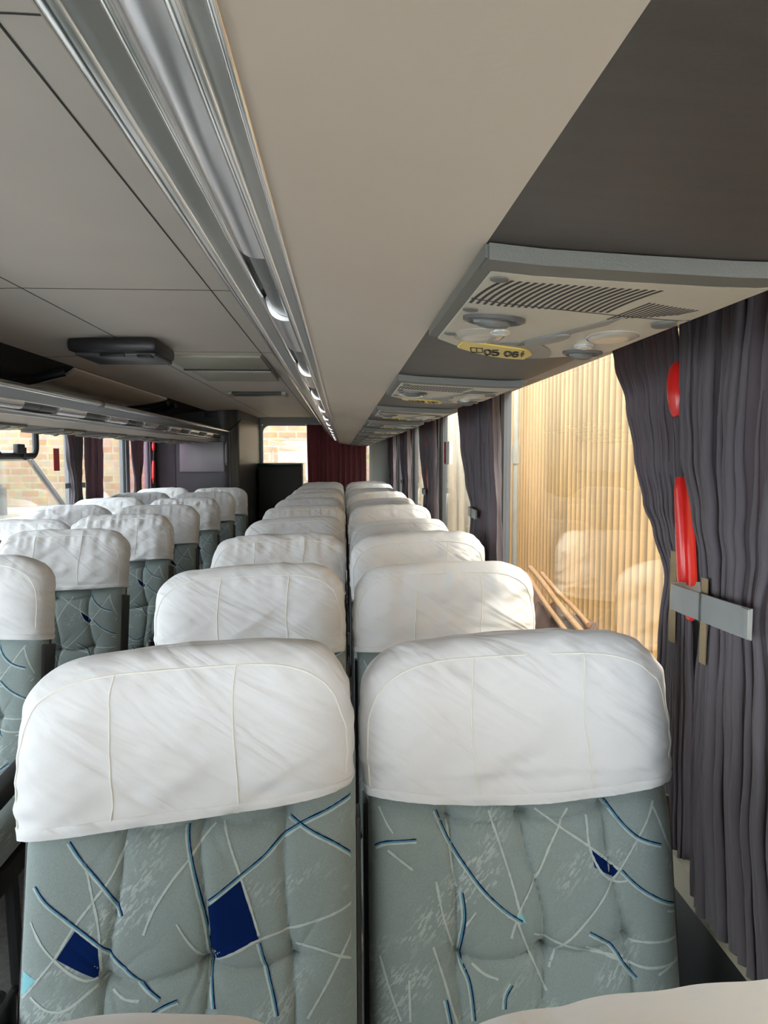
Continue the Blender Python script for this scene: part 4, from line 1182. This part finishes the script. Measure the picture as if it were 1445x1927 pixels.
def b_cushion():
    mb = MB(); lo = []
    n = 48
    for k in range(25):
        f = k / 24; y = lerp(-.50, -.03, f)
        ed = min(1, min(f, 1 - f) / .10); rr = math.sqrt(max(0, 1 - (1 - ed) ** 2))
        hw, ht = .215 + .018 * rr, .025 + .048 * rr
        lo.append([(hw * se(t, .4)[0], y, .475 + ht * se(t, .5)[1] + (.012 * math.exp(-((y + .2) / .12) ** 2) * -1 if se(t, .5)[1] > .5 else 0)) for t in [2 * math.pi * i / n for i in range(n)]])
    mb.loft(lo); return mb
def b_base():
    mb = MB(); mb.box(-.225, .225, -.46, -.02, .345, .405); return mb
def b_leg(sx):
    def f():
        mb = MB(); mb.tube([(sx * .19, -.36, .35), (sx * .19, -.37, .02)], .018, 10); mb.tube([(sx * .19, -.08, .35), (sx * .19, -.06, .02)], .018, 10)
        mb.tube([(sx * .19, -.42, .012), (sx * .19, .0, .012)], .012, 8); return mb
    return f
def b_arm(sx):
    def f():
        mb = MB(); lo = []
        for y, w, h, z in ((-.40, .012, .010, .655), (-.39, .022, .018, .655), (-.34, .025, .022, .657), (-.15, .025, .022, .668), (-.02, .022, .030, .672), (.03, .018, .034, .672)):
            lo.append([(sx * .272 + w * se(t, .5)[0], y, z + h * se(t, .5)[1]) for t in [2 * math.pi * k / 20 for k in range(20)]])
        mb.loft(lo); return mb
    return f
def b_arm_post(sx):
    def f():
        mb = MB(); mb.box(*sorted((sx * .247, sx * .262)), -.05, .04, .38, .70); return mb
    return f
def b_hook(sx):
    def f():
        mb = MB(); mb.box(*sorted((sx * .246, sx * .262)), -.022, .012, .555, .590); return mb
    return f
def seat(x, yh, rec, cov, back, aisle, label, group, croll=0.0, knob=False):
    root = empty('coach_seat', (x, yh, 0)); tag(root, label, 'seat', group)
    hz = (0, 0, .45); rot = (-R(rec), 0, 0)
    put('backrest', shared(('backrest', back), lambda: make_back(PAT_A if back == 'A' else PAT_B, 5 if back == 'A' else 6), BACK_MATS, auto=60), root, hz, rot)
    c = COVERS[cov]
    h = put('headrest_cover', shared(('headrest_cover', cov), c.mesh, M['cover'], auto=70), root, hz, (-R(rec), R(-croll), 0))
    put('hem', shared(('hem', cov), c.hem_mesh, M['cover'], auto=60), h)
    put('arch_seam', shared(('arch_seam', cov), c.arch_mesh, M['piping']), h)
    for s in (-1, 1): put('panel_seam', shared(('panel_seam', cov, s), lambda: c.seam_mesh(s * .085 + {'A': -.010, 'B': .014}.get(cov, .004)), M['piping']), h)
    for s in (-1, 1): put('side_trim', shared(('side_trim', s), b_side(s), M['seat_plastic'], bevel=.002), root, hz, rot)
    put('back_shell', shared(('back_shell', 0), b_shell, M['charcoal'], bevel=.004), root, hz, rot)
    put('cushion', shared(('cushion', 0), b_cushion, M['moquette']), root)
    put('base_frame', shared(('base_frame', 0), b_base, M['charcoal'], bevel=.008), root)
    for s in (-1, 1): put('leg', shared(('leg', s), b_leg(s), M['charcoal']), root)
    if aisle:
        put('armrest', shared(('armrest', aisle), b_arm(aisle), M['black']), root)
        put('armrest_post', shared(('armrest_post', aisle), b_arm_post(aisle), M['black'], bevel=.004), root)
        if knob: put('grab_knob', shared(('grab_knob', aisle), b_hook(aisle), M['black'], bevel=.004), root, hz, rot)
    return root
GR = 'coach seats in pairs under the numbered panels'
GL = 'coach seats in pairs across the aisle'
rr = random.Random(11)
XA, XB = -.226, .270
SEATS_R = [   # aisle seat (hinge y, recline, cover, roll), window seat (same)
 ((.108, 25, 'A', 1.6), (.125, 25, 'B', 0.5)),
 ((.985, 12, 'A', 1.0), (1.03, 12, 'B', 0.5)),
 ((1.80, 12, 'B', 1.0), (1.83, 12, 'D', .5)),
 ((2.58, 12, 'C', .5), (2.60, 4, 'B', .5)),
 ((3.38, 16, 'A', 0), (3.32, 20, 'A', 0)),
 ((4.16, 13, 'C', 0), (4.16, 12, 'D', 0)),
 ((4.93, 13, 'B', 0), (4.94, 16, 'A', 0)),
 ((5.70, 13, 'A', 0), (5.72, 12, 'B', 0)),
 ((6.48, 15, 'D', 0), (6.50, 14, 'D', 0)),
 ((7.26, 12, 'A', 0), (7.28, 12, 'A', 0)),
 ((8.05, 14, 'D', 0), (8.07, 10, 'B', 0)),
]
for k, (a, b) in enumerate(SEATS_R):
    o_ = ORD[k]
    la = 'white-covered coach seat on the aisle, %s row of the pairs under the numbered panels' % o_
    lb = 'white-covered coach seat by the window, %s row of the pairs under the numbered panels' % o_
    seat(XA + (.010 if k == 1 else 0), a[0], a[1], a[2], 'A', -1, la, GR, a[3], k == 2)
    seat(XB, b[0], b[1], b[2], 'B', 0, lb, GR, b[3])
SEATS_L = [
 ((1.30, 12, 'D', 0), (1.30, 12, 'D', 0)),
 ((2.04, 12, 'D', 0), (2.04, 14, 'D', 0)),
 ((2.80, 12, 'C', 0), (2.80, 16, 'D', 0)),
 ((3.56, 13, 'E', 0), (3.50, 22, 'D', 0)),
 ((4.24, 12, 'C', 0), (4.24, 12, 'D', 0)),
 ((4.98, 12, 'E', 0), (4.98, 12, 'B', 0)),
 ((5.72, 11, 'C', 0), (5.72, 12, 'C', 0)),
 ((6.50, 10, 'D', 0), (6.50, 11, 'B', 0)),
]
for k, (a, b) in enumerate(SEATS_L):
    if k == 0: continue
    o_ = ORD[len(SEATS_L) - 1 - k]
    la = 'white-covered coach seat on the aisle, %s row across the aisle counted from the washroom' % o_
    lb = 'white-covered coach seat by the window, %s row across the aisle counted from the washroom' % o_
    seat(-1.08, a[0], a[1], a[2], 'B', 1, la, GL, a[3])
    seat(-1.574, b[0], b[1], b[2], 'A', 0, lb, GL, b[3])

# ------------------------------------------------------------------ outside
mb = MB(); mb.box(-14, 6, -8, 26, -1.15, -1.10)
struct(mb.obj('ground', M['ground'], smooth=False))
def sheeting(name, y0, y1, x, mat, label):
    n = int((y1 - y0) / .076 * 8); P = []
    for i in range(n + 1):
        y = y0 + (y1 - y0) * i / n
        s = math.sin(2 * math.pi * y / .076)
        P.append([(.011 * (abs(s) ** .8) * (1 if s > 0 else -1), y - y0, z) for z in (0, 1.0, 2.0, 3.32)])
    mb = MB(); mb.grid(P)
    o = mb.obj(name, mat, auto=180); o.location = (x, y0, -1.1)
    md = o.modifiers.new('sheet_thickness', 'SOLIDIFY'); md.thickness = .002
    tag(o, label, 'wall')
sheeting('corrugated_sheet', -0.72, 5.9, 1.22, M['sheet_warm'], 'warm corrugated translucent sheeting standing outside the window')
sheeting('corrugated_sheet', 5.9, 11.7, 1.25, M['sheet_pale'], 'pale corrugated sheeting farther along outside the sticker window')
ps = empty('steel_post', (1.15, 4.9, -1.1)); tag(ps, 'pale steel post standing against the warm corrugated sheeting', 'post')
mb = MB(); mb.tube([(0, 0, 0), (0, 0, 3.6)], .020, 12); mb.obj('pole', M['post'], ps)
mb = MB(); mb.tube([(0, 0, 2.50), (0, 0, 2.62)], .028, 12); mb.obj('coupling', M['post'], ps)
# earth bank with timber poles along the foot of the sheeting
P = []
for i in range(61):
    y = 1.2 + 4.4 * i / 60; row = []
    for j in range(13):
        t = j / 12; x = .86 + .33 * t
        z = -1.1 + 1.72 * min(1, t / .45) ** .7 + .10 * noise.noise(Vector((x * 6, y * 3, 1))) + .05 * noise.noise(Vector((x * 18, y * 11, 4))) if j > 0 else -1.1
        row.append((x, y, z))
    P.append(row)
mb = MB(); mb.grid(P); o = mb.obj('earth_bank', M['earth'], auto=180); tag(o, 'brown stony earth bank at the foot of the warm corrugated sheeting', 'earth bank', kind='structure')
WL = ['upper orange timber pole resting on the earth bank', 'lower orange timber pole resting on the earth bank', 'short orange timber pole closest to the corrugated sheeting']
for k, (a, b, r) in enumerate((((1.09, 4.25, .80), (1.04, 3.05, .665), .014), ((1.05, 4.20, .77), (1.00, 3.10, .63), .013), ((1.13, 4.15, .78), (1.12, 3.3, .68), .012))):
    mb = MB(); pts = [Vector(a).lerp(Vector(b), t / 10) + Vector((.002 * math.sin(t * .7 + k), 0, .002 * math.sin(t * .8 + k))) for t in range(11)]
    mb.tube([p - Vector(a) for p in pts], r, 10); o = mb.obj('timber_pole', M['wood']); o.location = a
    tag(o, WL[k], 'pole', 'timber poles on the earth bank')
# walls behind the bus and across the yard
mb = MB(); mb.box(-6, 4, 11.8, 12.1, -1.1, 3.4); o = mb.obj('block_wall', M['brick_rear'], smooth=False); tag(o, 'sandy block wall seen through the rear window', 'wall', kind='structure')
mb = MB(); mb.box(-5.9, -5.6, 3, 24, -1.1, 1.48); o = mb.obj('brick_wall', M['brick_left'], smooth=False); tag(o, 'red brick wall across the yard beyond the aisle windows', 'wall', kind='structure')
mb = MB(); mb.box(-5.95, -5.55, 3, 24, 1.48, 1.56); o = mb.obj('wall_coping', M['post'], smooth=False); tag(o, 'pale coping along the top of the red brick wall', 'coping', kind='structure')
# white van parked alongside
van = empty('white_van', (-3.9, 6.6, -1.1)); tag(van, 'white van parked outside the windows across the aisle', 'van')
mb = MB(); mb.box(-.85, .85, -2.6, 1.95, .45, 1.98); mb.obj('lower_body', M['van_white'], van, bevel=.08, seg=3)
mb = MB(); mb.box(-.80, .80, -2.55, 1.05, 2.50, 2.60); mb.obj('roof', M['van_white'], van, bevel=.04, seg=3)
for sx in (-1, 1):
    for y, dy in ((-2.45, 0), (-1.2, .03), (.05, .06), (1.02, .82)):
        mb = MB(); mb.tube([(sx * .78, y, 2.53), (sx * .80, y + dy * .4, 2.3), (sx * .83, y + dy, 1.95)], .035, 8); mb.obj('pillar', M['van_white'], van)
    mb = MB(); mb.box(sx * .80 - .003, sx * .80 + .003, -2.4, 1.05, 1.97, 2.52); mb.obj('side_glass', M['glass'], van, smooth=False)
for y in (-1.9, -1.0, -.1, .75):
    for x in (-.4, .4):
        mb = MB(); mb.box(x - .26, x + .26, y - .06, y + .06, 1.90, 2.28); mb.obj('seat_back', M['tv_face'], van, bevel=.05, seg=3)
for y in (-1.8, 1.15):
    for sx in (-1, 1):
        mb = MB(); mb.tube([(sx * .62, y, .33), (sx * .86, y, .33)], .33, 24); mb.obj('wheel', M['black'], van, bevel=.03)
